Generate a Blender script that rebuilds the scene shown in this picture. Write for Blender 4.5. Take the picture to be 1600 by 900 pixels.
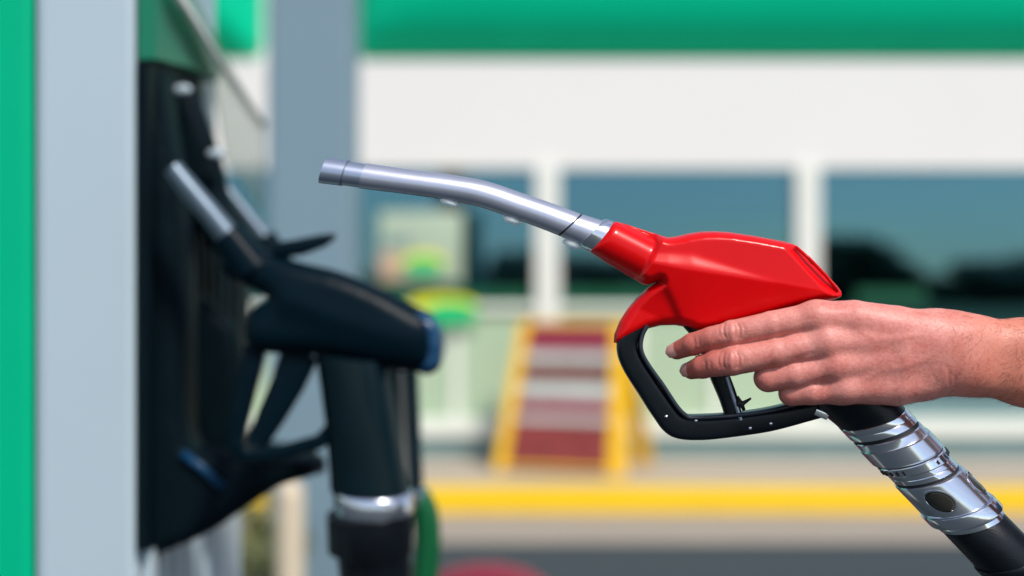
import bpy, bmesh, math, random
import numpy as np
from mathutils import Vector, Matrix
from mathutils.geometry import delaunay_2d_cdt

random.seed(7); np.random.seed(7)
for o in list(bpy.data.objects): bpy.data.objects.remove(o)
S = bpy.context.scene
COL = S.collection

# ------------------------------------------------------------------ camera
CAMZ = 1.45
F = 2222.22                         # focal length, in photo pixels of a 1600 px wide picture
HERO = 1.03                         # metres to the held nozzle
cam = bpy.data.objects.new('camera', bpy.data.cameras.new('camera')); COL.objects.link(cam)
cam.location = (0, 0, CAMZ); cam.rotation_euler = (math.radians(90), 0, 0)
cam.data.lens = 50; cam.data.sensor_width = 36; cam.data.clip_start = 0.05; cam.data.clip_end = 2000
cam.data.dof.use_dof = True; cam.data.dof.focus_distance = 1.015; cam.data.dof.aperture_fstop = 2.4
S.camera = cam

# ------------------------------------------------------------------ sky, sun, exposure
SUN_EL, SUN_AZ = math.radians(50), math.radians(148)      # azimuth clockwise from +Y (behind the camera, to the right)
w = bpy.data.worlds.new('World'); S.world = w; w.use_nodes = True
nt = w.node_tree; nt.nodes.clear()
sky = nt.nodes.new('ShaderNodeTexSky'); sky.sky_type = 'NISHITA'; sky.sun_disc = False
sky.sun_elevation = SUN_EL; sky.sun_rotation = SUN_AZ; sky.air_density = 1.0; sky.dust_density = 0.6
bg = nt.nodes.new('ShaderNodeBackground'); bg.inputs[1].default_value = 0.10
wo = nt.nodes.new('ShaderNodeOutputWorld')
# thin scattered cloud over the whole sky
tcw = nt.nodes.new('ShaderNodeTexCoord'); mpw = nt.nodes.new('ShaderNodeMapping'); mpw.inputs['Scale'].default_value = (1, 1, 2.6)
nzw = nt.nodes.new('ShaderNodeTexNoise'); nzw.inputs['Scale'].default_value = 3.2; nzw.inputs['Detail'].default_value = 7; nzw.inputs['Roughness'].default_value = 0.55
rpw = nt.nodes.new('ShaderNodeMapRange'); rpw.inputs['From Min'].default_value = 0.42; rpw.inputs['From Max'].default_value = 0.78; rpw.inputs['To Max'].default_value = 0.75
mxw = nt.nodes.new('ShaderNodeMix'); mxw.data_type = 'RGBA'; mxw.inputs[7].default_value = (7.0, 7.0, 7.4, 1)
nt.links.new(tcw.outputs['Generated'], mpw.inputs[0]); nt.links.new(mpw.outputs[0], nzw.inputs['Vector']); nt.links.new(nzw.outputs['Fac'], rpw.inputs['Value'])
nt.links.new(rpw.outputs[0], mxw.inputs[0]); nt.links.new(sky.outputs[0], mxw.inputs[6])
nt.links.new(mxw.outputs[2], bg.inputs[0]); nt.links.new(bg.outputs[0], wo.inputs[0])
sl = bpy.data.lights.new('sun', 'SUN'); sl.energy = 2.6; sl.angle = math.radians(9); sl.color = (1, 0.95, 0.88)
sun = bpy.data.objects.new('sun', sl); COL.objects.link(sun)
sd = Vector((math.sin(SUN_AZ)*math.cos(SUN_EL), math.cos(SUN_AZ)*math.cos(SUN_EL), math.sin(SUN_EL)))
sun.rotation_euler = sd.to_track_quat('Z', 'Y').to_euler(); sun.location = (0, 0, 20)
S.view_settings.view_transform = 'Standard'; S.view_settings.look = 'None'
S.view_settings.exposure = 0.64; S.view_settings.gamma = 1
S.render.engine = 'CYCLES'; S.cycles.use_denoising = True
S.cycles.max_bounces = 8; S.cycles.transparent_max_bounces = 12

# ------------------------------------------------------------------ materials
MATS = {}
def mat(name, col, rough=0.5, metal=0.0, coat=0.0, var=0.08, vscale=6.0, bump=0.0, bscale=60.0, spec=0.5,
        emit=None, trans=0.0, ior=1.45, sss=0.0, stretch=(1, 1, 1), rvar=0.0):
    if name in MATS: return MATS[name]
    m = bpy.data.materials.new(name); m.use_nodes = True
    N, L = m.node_tree.nodes, m.node_tree.links
    b = N['Principled BSDF']
    b.inputs['Metallic'].default_value = metal; b.inputs['Roughness'].default_value = rough
    b.inputs['Coat Weight'].default_value = coat; b.inputs['Coat Roughness'].default_value = 0.08
    b.inputs['Specular IOR Level'].default_value = spec; b.inputs['IOR'].default_value = ior
    b.inputs['Transmission Weight'].default_value = trans
    tc = N.new('ShaderNodeTexCoord'); mp = N.new('ShaderNodeMapping'); mp.inputs['Scale'].default_value = stretch
    L.new(tc.outputs['Object'], mp.inputs['Vector'])
    nz = N.new('ShaderNodeTexNoise'); nz.inputs['Scale'].default_value = vscale; nz.inputs['Detail'].default_value = 5
    L.new(mp.outputs[0], nz.inputs['Vector'])
    mx = N.new('ShaderNodeMix'); mx.data_type = 'RGBA'
    c = Vector(col[:3])
    mx.inputs[6].default_value = (*(c*(1-var)), 1); mx.inputs[7].default_value = (*[min(1, v) for v in c*(1+var)], 1)
    L.new(nz.outputs['Fac'], mx.inputs[0]); L.new(mx.outputs[2], b.inputs['Base Color'])
    if rvar:
        mr = N.new('ShaderNodeMapRange'); mr.inputs['To Min'].default_value = max(0.02, rough-rvar); mr.inputs['To Max'].default_value = rough+rvar
        n3 = N.new('ShaderNodeTexNoise'); n3.inputs['Scale'].default_value = vscale*3; n3.inputs['Detail'].default_value = 6
        L.new(mp.outputs[0], n3.inputs['Vector']); L.new(n3.outputs['Fac'], mr.inputs['Value']); L.new(mr.outputs[0], b.inputs['Roughness'])
    if bump:
        n2 = N.new('ShaderNodeTexNoise'); n2.inputs['Scale'].default_value = bscale; n2.inputs['Detail'].default_value = 4
        L.new(mp.outputs[0], n2.inputs['Vector'])
        bp = N.new('ShaderNodeBump'); bp.inputs['Strength'].default_value = bump; bp.inputs['Distance'].default_value = 0.002
        L.new(n2.outputs['Fac'], bp.inputs['Height']); L.new(bp.outputs[0], b.inputs['Normal'])
    if sss:
        b.inputs['Subsurface Weight'].default_value = sss
    MATS[name] = m
    return m

def M(n): return MATS[n]
mat('red_plastic', (0.60, 0.0008, 0.002), 0.31, coat=0.12, spec=0.2, var=0.09, vscale=16, bump=0.03, bscale=900, rvar=0.05)
mat('black_plastic', (0.003, 0.005, 0.008), 0.30, spec=0.3, var=0.3, vscale=40, bump=0.08, bscale=1200, rvar=0.08)
mat('black_rubber', (0.004, 0.006, 0.009), 0.32, spec=0.3, var=0.3, vscale=40, bump=0.1, bscale=900, rvar=0.08)
mat('pump_black', (0.002, 0.007, 0.010), 0.5, spec=0.25, ior=1.2, var=0.3, vscale=20, bump=0.1, bscale=500)
mat('pump_tube', (0.002, 0.010, 0.014), 0.24, spec=0.4, ior=1.3, var=0.3, vscale=20)
mat('pump_spout', (0.13, 0.17, 0.21), 0.4, metal=0.7, var=0.2, vscale=30)
mat('nozzle_black', (0.001, 0.007, 0.012), 0.34, spec=0.3, ior=1.2, var=0.3, vscale=20)
mat('nozzle_blue', (0.004, 0.045, 0.11), 0.3, var=0.2)
mat('aluminium', (0.45, 0.465, 0.55), 0.33, metal=0.72, var=0.04, vscale=50, rvar=0.04)
mat('aluminium_dark', (0.34, 0.38, 0.48), 0.33, metal=0.78, var=0.1, vscale=50)
mat('chrome', (0.76, 0.77, 0.81), 0.13, metal=1.0, var=0.04, vscale=60, rvar=0.05)
mat('chrome_satin', (0.64, 0.66, 0.72), 0.17, metal=0.95, var=0.05, vscale=60, rvar=0.06)
mat('tip_groove', (0.16, 0.18, 0.24), 0.4, metal=0.6)
mat('rail_highlight', (0.02, 0.026, 0.036), 0.3, var=0.2)  # lighter than the guard: a bluish highlight put into the rail's colour
mat('groove_dark', (0.01, 0.012, 0.015), 0.5)
mat('glass_dark', (0.03, 0.028, 0.022), 0.12, var=0.3, vscale=120)
mat('fuel_drop', (0.95, 0.97, 1.0), 0.03, trans=0.45, ior=1.36, var=0.0)
mat('pump_green', (0.0, 0.40, 0.20), 0.45, spec=0.1, var=0.05)
mat('fascia_green', (0.0, 0.50, 0.27), 0.45, spec=0.12, var=0.06, vscale=2)
mat('pump_grey', (0.40, 0.49, 0.54), 0.38, var=0.05, vscale=3, bump=0.05)
mat('column_blue', (0.18, 0.265, 0.315), 0.45, var=0.06, vscale=3)
mat('shop_white', (0.74, 0.72, 0.69), 0.5, var=0.03, vscale=1.2, bump=0.05, bscale=90)
mat('frame_white', (0.74, 0.74, 0.68), 0.4, var=0.04)
mat('panel_pale_green', (0.40, 0.52, 0.36), 0.35, var=0.14, vscale=0.9, stretch=(2, 1, 0.5))
mat('sill_white', (0.74, 0.76, 0.68), 0.5, var=0.05)
mat('plinth', (0.16, 0.26, 0.26), 0.6, var=0.15, vscale=4)
mat('interior', (0.05, 0.13, 0.15), 0.7, var=0.3, vscale=1)
mat('interior_brown', (0.25, 0.12, 0.06), 0.7, var=0.2)
mat('interior_box', (0.12, 0.05, 0.05), 0.7, var=0.3)
mat('asphalt', (0.030, 0.042, 0.050), 0.85, var=0.25, vscale=40, bump=0.6, bscale=300)
mat('concrete', (0.31, 0.26, 0.215), 0.8, var=0.1, vscale=3, bump=0.3, bscale=150)
mat('pavement_concrete', (0.40, 0.33, 0.26), 0.8, var=0.1, vscale=3, bump=0.3, bscale=150)
mat('kerb_yellow', (0.80, 0.50, 0.0), 0.5, var=0.06, vscale=6, bump=0.1)
mat('rack_yellow', (0.85, 0.48, 0.01), 0.4, var=0.06)
mat('poster_maroon', (0.24, 0.025, 0.045), 0.4, var=0.35, vscale=7)
mat('poster_orange', (0.22, 0.035, 0.03), 0.4, var=0.5, vscale=9)
mat('poster_white', (0.48, 0.52, 0.48), 0.4, var=0.25, vscale=8)
mat('poster_brown', (0.16, 0.05, 0.035), 0.4, var=0.4, vscale=9)
mat('poster_paper', (0.36, 0.44, 0.33), 0.5, var=0.12, vscale=4)
mat('poster_peach', (0.48, 0.33, 0.22), 0.5, var=0.1)
mat('sign_green', (0.0, 0.48, 0.16), 0.35, var=0.05)
mat('sign_yellow', (0.75, 0.72, 0.02), 0.35, var=0.05)
mat('bin_red', (0.20, 0.012, 0.028), 0.45, var=0.1)
mat('bollard_cream', (0.60, 0.50, 0.36), 0.45, var=0.08)
mat('pot_clay', (0.30, 0.22, 0.15), 0.8, var=0.15, vscale=10)
mat('soil', (0.05, 0.035, 0.02), 0.9)
mat('leaf', (0.06, 0.11, 0.02), 0.5, var=0.5, vscale=9)
mat('leaf_olive', (0.12, 0.13, 0.03), 0.5, var=0.4, vscale=9)
mat('tree_leaf', (0.06, 0.12, 0.075), 0.6, var=0.5, vscale=2)
mat('bark', (0.08, 0.06, 0.045), 0.9, var=0.3, vscale=8)
mat('grass', (0.05, 0.10, 0.03), 0.9, var=0.3, vscale=2)
mat('reflection_green', (0.0, 0.07, 0.03), 0.4, var=0.1)  # colour of the painted green reflection low on the window panes
mat('cheek_green', (0.0, 0.16, 0.08), 0.4, var=0.1)
mat('hose_green', (0.0, 0.09, 0.028), 0.4, var=0.1)
mat('sleeve_cloth', (0.10, 0.13, 0.20), 0.9, var=0.1, vscale=60, bump=0.3, bscale=800)
mat('trouser_cloth', (0.04, 0.05, 0.07), 0.9, var=0.15, vscale=40)
mat('arm_hair', (0.13, 0.06, 0.03), 0.6)
mat('hair_brown', (0.03, 0.018, 0.010), 0.6, var=0.4, vscale=300)
mat('roof_grey', (0.25, 0.25, 0.25), 0.8)

# skin
m = bpy.data.materials.new('skin'); m.use_nodes = True; MATS['skin'] = m
N, L = m.node_tree.nodes, m.node_tree.links; b = N['Principled BSDF']
tc = N.new('ShaderNodeTexCoord')
n1 = N.new('ShaderNodeTexNoise'); n1.inputs['Scale'].default_value = 45; n1.inputs['Detail'].default_value = 6
L.new(tc.outputs['Object'], n1.inputs['Vector'])
cr = N.new('ShaderNodeValToRGB'); cr.color_ramp.elements[0].position = 0.32; cr.color_ramp.elements[1].position = 0.68
cr.color_ramp.elements[0].color = (0.52, 0.140, 0.108, 1); cr.color_ramp.elements[1].color = (0.71, 0.295, 0.245, 1)
n1b = N.new('ShaderNodeTexNoise'); n1b.inputs['Scale'].default_value = 420; n1b.inputs['Detail'].default_value = 3
L.new(tc.outputs['Object'], n1b.inputs['Vector'])
mxn = N.new('ShaderNodeMix'); mxn.inputs[0].default_value = 0.42; L.new(n1.outputs['Fac'], mxn.inputs[2]); L.new(n1b.outputs['Fac'], mxn.inputs[3])
L.new(mxn.outputs[0], cr.inputs[0])
at = N.new('ShaderNodeAttribute'); at.attribute_name = 'flush'
mx = N.new('ShaderNodeMix'); mx.data_type = 'RGBA'; mx.inputs[7].default_value = (0.42, 0.078, 0.048, 1)
L.new(at.outputs['Fac'], mx.inputs[0]); L.new(cr.outputs[0], mx.inputs[6])
at2 = N.new('ShaderNodeAttribute'); at2.attribute_name = 'tan'
mx2 = N.new('ShaderNodeMix'); mx2.data_type = 'RGBA'; mx2.inputs[7].default_value = (0.58, 0.185, 0.105, 1)
L.new(at2.outputs['Fac'], mx2.inputs[0]); L.new(mx.outputs[2], mx2.inputs[6])
L.new(mx2.outputs[2], b.inputs['Base Color'])
b.inputs['Roughness'].default_value = 0.48; b.inputs['Specular IOR Level'].default_value = 0.45
b.inputs['Subsurface Weight'].default_value = 0.12; b.inputs['Subsurface Scale'].default_value = 0.004
b.inputs['Subsurface Radius'].default_value = (1.0, 0.3, 0.15)
vo = N.new('ShaderNodeTexVoronoi'); vo.inputs['Scale'].default_value = 700
L.new(tc.outputs['Object'], vo.inputs['Vector'])
n2 = N.new('ShaderNodeTexNoise'); n2.inputs['Scale'].default_value = 260; n2.inputs['Detail'].default_value = 5
L.new(tc.outputs['Object'], n2.inputs['Vector'])
ad = N.new('ShaderNodeMath'); ad.operation = 'MULTIPLY_ADD'; ad.inputs[1].default_value = 0.5
L.new(vo.outputs['Distance'], ad.inputs[0]); L.new(n2.outputs['Fac'], ad.inputs[2])
bp = N.new('ShaderNodeBump'); bp.inputs['Strength'].default_value = 0.22; bp.inputs['Distance'].default_value = 0.001
L.new(ad.outputs[0], bp.inputs['Height']); L.new(bp.outputs[0], b.inputs['Normal'])
mat('nail', (0.62, 0.28, 0.23), 0.28, var=0.06, vscale=200)

# shop glass: tinted solar glass, part mirror
def glass_mat(name, refl, tint, through, fac, rough=0.015):
    m = bpy.data.materials.new(name); m.use_nodes = True; MATS[name] = m
    N, L = m.node_tree.nodes, m.node_tree.links; N.remove(N['Principled BSDF'])
    g = N.new('ShaderNodeBsdfGlossy'); g.inputs['Color'].default_value = (*refl, 1); g.inputs['Roughness'].default_value = rough
    t = N.new('ShaderNodeBsdfTransparent'); t.inputs['Color'].default_value = (*through, 1)
    x = N.new('ShaderNodeMixShader'); x.inputs[0].default_value = fac
    tc = N.new('ShaderNodeTexCoord'); nz = N.new('ShaderNodeTexNoise'); nz.inputs['Scale'].default_value = 1.3
    bp = N.new('ShaderNodeBump'); bp.inputs['Strength'].default_value = 0.004; bp.inputs['Distance'].default_value = 0.002
    L.new(tc.outputs['Object'], nz.inputs['Vector']); L.new(nz.outputs['Fac'], bp.inputs['Height']); L.new(bp.outputs[0], g.inputs['Normal'])
    L.new(t.outputs[0], x.inputs[1]); L.new(g.outputs[0], x.inputs[2]); L.new(x.outputs[0], N['Material Output'].inputs[0])
glass_mat('shop_glass', (0.13, 0.31, 0.42), None, (0.35, 0.55, 0.58), 0.55)
glass_mat('acrylic', (0.85, 0.88, 0.86), None, (0.78, 0.80, 0.78), 0.2, 0.3)

# ------------------------------------------------------------------ helpers
ORI = {}
def thing(name, label, cat, loc, group=None):
    o = bpy.data.objects.new(name, None); COL.objects.link(o); o.location = loc; o.empty_display_size = 0.05
    o['label'] = label; o['category'] = cat
    if group: o['group'] = group
    ORI[o] = Vector(loc)
    return o

def obj(name, verts, faces, m, parent=None, smooth=True, sharp=None, loc=None, kind=None, label=None):
    """verts in world metres; the object sits at its own origin under its thing"""
    v = np.asarray(verts, dtype=np.float64).reshape(-1, 3)
    base = ORI.get(parent, Vector((0, 0, 0)))
    wl = Vector(loc) if loc is not None else base
    me = bpy.data.meshes.new(name)
    me.from_pydata((v - np.array(wl)).tolist(), [], [tuple(int(i) for i in f) for f in faces])
    me.validate(); me.update()
    bm = bmesh.new(); bm.from_mesh(me); bmesh.ops.recalc_face_normals(bm, faces=bm.faces)
    bm.to_mesh(me); bm.free()
    if smooth:
        me.polygons.foreach_set('use_smooth', [True]*len(me.polygons))
        if sharp is not None: me.set_sharp_from_angle(angle=math.radians(sharp))
    me.materials.append(MATS[m] if isinstance(m, str) else m)
    o = bpy.data.objects.new(name, me); COL.objects.link(o)
    if parent is not None: o.parent = parent
    o.location = wl - base if parent is not None else wl
    ORI[o] = wl
    if kind: o['kind'] = kind
    if label: o['label'] = label
    return o

def tag(o, label, cat, group=None):
    o['label'] = label; o['category'] = cat
    if group: o['group'] = group
    return o

def P(px, py, z=0.0, d=HERO):
    """a point d metres out (plus z picture units of depth), laid out on that plane"""
    s = d/F; k = 1 + z/F
    return ((px-800)*s*k, d + z*s, CAMZ-(py-450)*s*k)
def PO(px, py, z=0.0, d=HERO):
    s = d/F
    return ((px-800)*s, d + z*s, CAMZ-(py-450)*s)

def box(x0, x1, y0, y1, z0, z1):
    v = [(x, y, z) for x in (x0, x1) for y in (y0, y1) for z in (z0, z1)]
    f = [(0, 1, 3, 2), (4, 6, 7, 5), (0, 4, 5, 1), (2, 3, 7, 6), (0, 2, 6, 4), (1, 5, 7, 3)]
    return v, f
def bbox(x0, x1, y0, y1, z0, z1, r=0.004):
    """a box with chamfered edges"""
    bm = bmesh.new(); v, f = box(x0, x1, y0, y1, z0, z1)
    vs = [bm.verts.new(p) for p in v]
    for q in f: bm.faces.new([vs[i] for i in q])
    bmesh.ops.recalc_face_normals(bm, faces=bm.faces)
    bmesh.ops.bevel(bm, geom=list(bm.edges), offset=r, segments=2, affect='EDGES', profile=0.5)
    bm.verts.index_update()
    out = [tuple(q.co) for q in bm.verts], [[q.index for q in fc.verts] for fc in bm.faces]
    bm.free(); return out
def merge(*parts):
    V, Fc = [], []
    for v, f in parts:
        b0 = len(V); V += [tuple(p) for p in v]; Fc += [tuple(i+b0 for i in q) for q in f]
    return V, Fc

def loft(rings, cap=True, closed=False):
    """rings: list of equal-length point lists"""
    n = len(rings[0]); V = [p for r in rings for p in r]; Fc = []
    R = len(rings)
    for i in range(R if closed else R-1):
        a, b_ = i*n, ((i+1) % R)*n
        for j in range(n):
            k = (j+1) % n
            Fc.append((a+j, a+k, b_+k, b_+j))
    if cap and not closed:
        Fc.append(tuple(range(n-1, -1, -1))); Fc.append(tuple((R-1)*n+j for j in range(n)))
    return V, Fc

def skew_ring(p, q, dep, sag=(0, 0), n=40, d=HERO, grow=1.0, z0=0.0):
    """ring seen edge on: p and q its two silhouette points (picture units), dep its depth radius"""
    c = ((p[0]+q[0])/2, (p[1]+q[1])/2); u = ((p[0]-q[0])/2*grow, (p[1]-q[1])/2*grow)
    out = []
    for i in range(n):
        a = 2*math.pi*i/n
        out.append(PO(c[0]+u[0]*math.cos(a)+sag[0]*math.sin(a), c[1]+u[1]*math.cos(a)+sag[1]*math.sin(a), z0-dep*grow*math.sin(a), d))
    return out

def lerp2(a, b_, t): return (a[0]+(b_[0]-a[0])*t, a[1]+(b_[1]-a[1])*t)

def catmull(pts, step=None, n=8, closed=False):
    pts = [np.array(p, float) for p in pts]; out = []
    m_ = len(pts)
    for i in range(m_ if closed else m_-1):
        if closed: p0, p1, p2, p3 = pts[i-1], pts[i], pts[(i+1) % m_], pts[(i+2) % m_]
        else: p0, p1, p2, p3 = pts[max(i-1, 0)], pts[i], pts[i+1], pts[min(i+2, m_-1)]
        k = n if step is None else max(1, int(np.linalg.norm(p2-p1)/step))
        for j in range(k):
            t = j/k
            out.append(0.5*((2*p1)+(-p0+p2)*t+(2*p0-5*p1+4*p2-p3)*t*t+(-p0+3*p1-3*p2+p3)*t**3))
    if not closed: out.append(pts[-1])
    return out

def tube(path, rad, n=16, cap=True, squash=None):
    """round tube along world points; rad one number or one for each point"""
    pts = [Vector(p) for p in path]; rings = []; up = None
    for i, p in enumerate(pts):
        t = (pts[min(i+1, len(pts)-1)]-pts[max(i-1, 0)]).normalized()
        if up is None: up = Vector((0, 1, 0)) if abs(t.y) < 0.9 else Vector((1, 0, 0))
        a = (up - t*up.dot(t)).normalized(); b_ = t.cross(a); up = a
        r = rad if isinstance(rad, (int, float)) else rad[i]
        ra, rb = (r, r) if squash is None else (r*squash[0], r*squash[1])
        rings.append([tuple(p + a*math.cos(2*math.pi*j/n)*ra + b_*math.sin(2*math.pi*j/n)*rb) for j in range(n)])
    return loft(rings, cap)

def roundbar(path, wid, dep, n=20, power=4.0, d=HERO):
    """bar with a rounded-box section along a picture path (x, y, z); wid/dep half sizes per point"""
    pts = [np.array(p, float) for p in path]; rings = []
    for i, p in enumerate(pts):
        t = pts[min(i+1, len(pts)-1)]-pts[max(i-1, 0)]; t = t[:2]/np.linalg.norm(t[:2]); nn = np.array([-t[1], t[0]])
        wv = wid[i] if hasattr(wid, '__len__') else wid; dv = dep[i] if hasattr(dep, '__len__') else dep
        r = []
        for j in range(n):
            a = 2*math.pi*(j+0.5)/n; c, s_ = math.cos(a), math.sin(a)
            cx = math.copysign(abs(c)**(2/power), c); sz = math.copysign(abs(s_)**(2/power), s_)
            q = p[:2]+nn*wv*cx
            r.append(PO(q[0], q[1], p[2]+dv*sz, d))
        rings.append(r)
    return loft(rings)

def segdist(px, py, poly, closed=True):
    A = np.array(poly); B = np.roll(A, -1, 0) if closed else A[1:]
    if not closed: A = A[:-1]
    best = np.full(px.shape, 1e9)
    for a, b_ in zip(A, B):
        ab = b_-a; l2 = ab@ab
        if l2 < 1e-12: continue
        t = np.clip(((px-a[0])*ab[0]+(py-a[1])*ab[1])/l2, 0, 1)
        best = np.minimum(best, np.hypot(px-a[0]-t*ab[0], py-a[1]-t*ab[1]))
    return best
def inside(px, py, poly):
    A = np.array(poly); B = np.roll(A, -1, 0); r = np.zeros(px.shape, bool)
    for a, b_ in zip(A, B):
        c = ((a[1] > py) != (b_[1] > py))
        with np.errstate(divide='ignore', invalid='ignore'):
            x = a[0]+(py-a[1])*(b_[0]-a[0])/(b_[1]-a[1])
        r ^= c & (px < x)
    return r

def inflate(poly, hfun, grid=5.0, rims=(1.2, 3, 6, 10), edge=3.0):
    """a solid from an outline: both faces swell by hfun(x, y, distance to outline)"""
    P0 = [np.array(p, float) for p in poly]
    A = np.array(P0); area = 0.5*np.sum(A[:, 0]*np.roll(A[:, 1], -1)-np.roll(A[:, 0], -1)*A[:, 1])
    if area < 0: P0 = P0[::-1]; A = A[::-1]
    n = len(P0)
    t = np.roll(A, -1, 0)-np.roll(A, 1, 0); t /= np.maximum(np.linalg.norm(t, axis=1, keepdims=True), 1e-9)
    nn = np.stack([-t[:, 1], t[:, 0]], 1)
    pts = []
    for r in rims:
        q = A+nn*r; dd = segdist(q[:, 0], q[:, 1], A); ins = inside(q[:, 0], q[:, 1], A)
        pts += [q[i] for i in range(n) if ins[i] and dd[i] > 0.93*r]
    mn, mxx = A.min(0), A.max(0)
    gx, gy = np.meshgrid(np.arange(mn[0], mxx[0], grid), np.arange(mn[1], mxx[1], grid))
    gx[1::2] += grid/2
    gx, gy = gx.ravel(), gy.ravel()
    ok = inside(gx, gy, A); gx, gy = gx[ok], gy[ok]
    ok = segdist(gx, gy, A) > (max(rims)+grid*0.5 if rims else grid*0.6); gx, gy = gx[ok], gy[ok]
    pts += [np.array(p) for p in zip(gx, gy)]
    allp = [Vector((float(p[0]), float(p[1]))) for p in P0+pts]
    ov, oe, of, ovi, _, _ = delaunay_2d_cdt(allp, [(i, (i+1) % n) for i in range(n)], [], 1, 1e-4)
    V2 = np.array([[p[0], p[1]] for p in ov])
    dist = segdist(V2[:, 0], V2[:, 1], A)
    cen = np.array([V2[list(f)].mean(0) for f in of]); fin = inside(cen[:, 0], cen[:, 1], A)
    of = [f for f, k in zip(of, fin) if k]
    h = np.maximum(hfun(V2[:, 0], V2[:, 1], dist), edge)
    h[dist < 1e-3] = edge
    m_ = len(V2)
    V = np.concatenate([np.column_stack([V2, -h]), np.column_stack([V2, h])])
    cnt = {}
    for f in of:
        for i in range(len(f)):
            e = (f[i], f[(i+1) % len(f)]); cnt[e] = 1
    Fc = [tuple(f) for f in of]+[tuple(i+m_ for i in reversed(f)) for f in of]
    for (a, b_) in cnt:
        if (b_, a) not in cnt: Fc.append((b_, a, a+m_, b_+m_))
    return V, Fc
def dome(d, R): return np.sqrt(np.maximum(0, 1-(1-np.minimum(d/R, 1))**2))
def toworld(V, d=HERO, z0=0): return [PO(v[0], v[1], v[2]+z0, d) for v in V]

def ball(c, r, n=12, m_=8, squash=(1, 1, 1), basis=None):
    V, Fc = [], []
    for i in range(m_+1):
        ph = math.pi*i/m_
        for j in range(n):
            th = 2*math.pi*j/n
            p = Vector((math.sin(ph)*math.cos(th)*r*squash[0], math.sin(ph)*math.sin(th)*r*squash[1], math.cos(ph)*r*squash[2]))
            if basis: p = basis[0]*p.x+basis[1]*p.y+basis[2]*p.z
            V.append(tuple(Vector(c)+p))
    for i in range(m_):
        for j in range(n):
            k = (j+1) % n; q = [i*n+j, i*n+k, (i+1)*n+k, (i+1)*n+j]
            if i == 0: q = [q[0], q[2], q[3]]
            elif i == m_-1: q = [q[0], q[1], q[2]]
            Fc.append(tuple(q))
    return V, Fc

def lathe(c, prof, n=28):
    rings = [[(c[0]+r*math.cos(2*math.pi*j/n), c[1]+r*math.sin(2*math.pi*j/n), c[2]+z) for j in range(n)] for r, z in prof]
    return loft(rings)

# ------------------------------------------------------------------ setting
FD = 10.9                       # metres to the shop front
KY, KB, AY = 9.13, 9.41, 8.05   # kerb face, kerb back, edge of the asphalt
def sheet(name, x0, x1, y0, y1, z, m_, nx=1, ny=1):
    xs, ys = np.linspace(x0, x1, nx+1), np.linspace(y0, y1, ny+1)
    V = [(x, y, z) for y in ys for x in xs]
    Fc = [(j*(nx+1)+i, j*(nx+1)+i+1, (j+1)*(nx+1)+i+1, (j+1)*(nx+1)+i) for j in range(ny) for i in range(nx)]
    return obj(name, V, Fc, m_, kind='structure', smooth=False)
sheet('ground', -400, 400, -400, 400, -0.004, 'grass')
sheet('road', -60, 60, -24, KY, 0.0, 'asphalt', 20, 10)
sheet('concrete_apron', -30, 30, AY, KY-0.001, 0.004, 'concrete', 20, 2)
v, f = bbox(-20, 24, KY, KB, -0.05, 0.15, 0.018)
obj('kerb', v, f, 'kerb_yellow', kind='structure', smooth=False)
v, f = bbox(-20, 24, KB+0.002, 20, -0.05, 0.146, 0.006)
obj('pavement', v, f, 'pavement_concrete', kind='structure', smooth=False)

# ------------------------------------------------------------------ shop
sx = lambda px: (px-800)*FD/F
sz = lambda py: CAMZ-(py-450)*FD/F
shop = thing('shop_building', 'white filling station shop with green fascia and wide dark windows', 'building', (2, FD+3, 0.146))
def sb(name, px0, px1, py0, py1, y0, y1, m_, par=shop, r=0.006):
    v, f = bbox(sx(px0), sx(px1), FD+y0, FD+y1, sz(py1), sz(py0), r)
    return obj(name, v, f, m_, par, smooth=False)
L0, R0 = -1150, 2650
sb('wall', L0, R0, 95, 258, 0, 0.25, 'shop_white')                       # band over the windows
sb('parapet', L0, R0, -170, 94.5, 0.21, 0.25, 'shop_white')
wall_end = []
for a in (L0, R0-20): wall_end.append(box(sx(a), sx(a+20), FD+0.25, FD+5.8, 0.146, 4.3))
v, f = merge(*wall_end, box(sx(L0), sx(R0), FD+5.8, FD+6, 0.146, 4.3)); obj('rear_wall', v, f, 'shop_white', shop, smooth=False)
v, f = box(sx(L0), sx(R0), FD+0.25, FD+6, 4.3, 4.45); obj('roof', v, f, 'roof_grey', shop, smooth=False)
v, f = box(sx(L0)+.1, sx(R0)-.1, FD+0.3, FD+5.7, 0.15, 0.16); obj('shop_floor', v, f, 'interior', shop, smooth=False)
v, f = box(sx(L0)+.1, sx(R0)-.1, FD+3.2, FD+3.3, 0.165, 4.2); obj('partition', v, f, 'interior', shop, smooth=False)
v, f = box(sx(L0)+.1, sx(R0)-.1, FD+0.26, FD+3.19, 2.7, 2.75); obj('shop_ceiling', v, f, 'interior', shop, smooth=False)
sb('plinth', L0, R0, 683, 716, -0.02, 0.2, 'plinth')
sb('sill_band', L0, R0, 654, 682, -0.07, 0.2, 'sill_white', r=0.012)
MULL = [-770, -365, 40, 449, 855, 1261, 1667, 2073, 2480]
for c in MULL:
    sb('mullion', c-19, c+19, 259, 653, -0.05, 0.14, 'frame_white', r=0.01)
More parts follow.
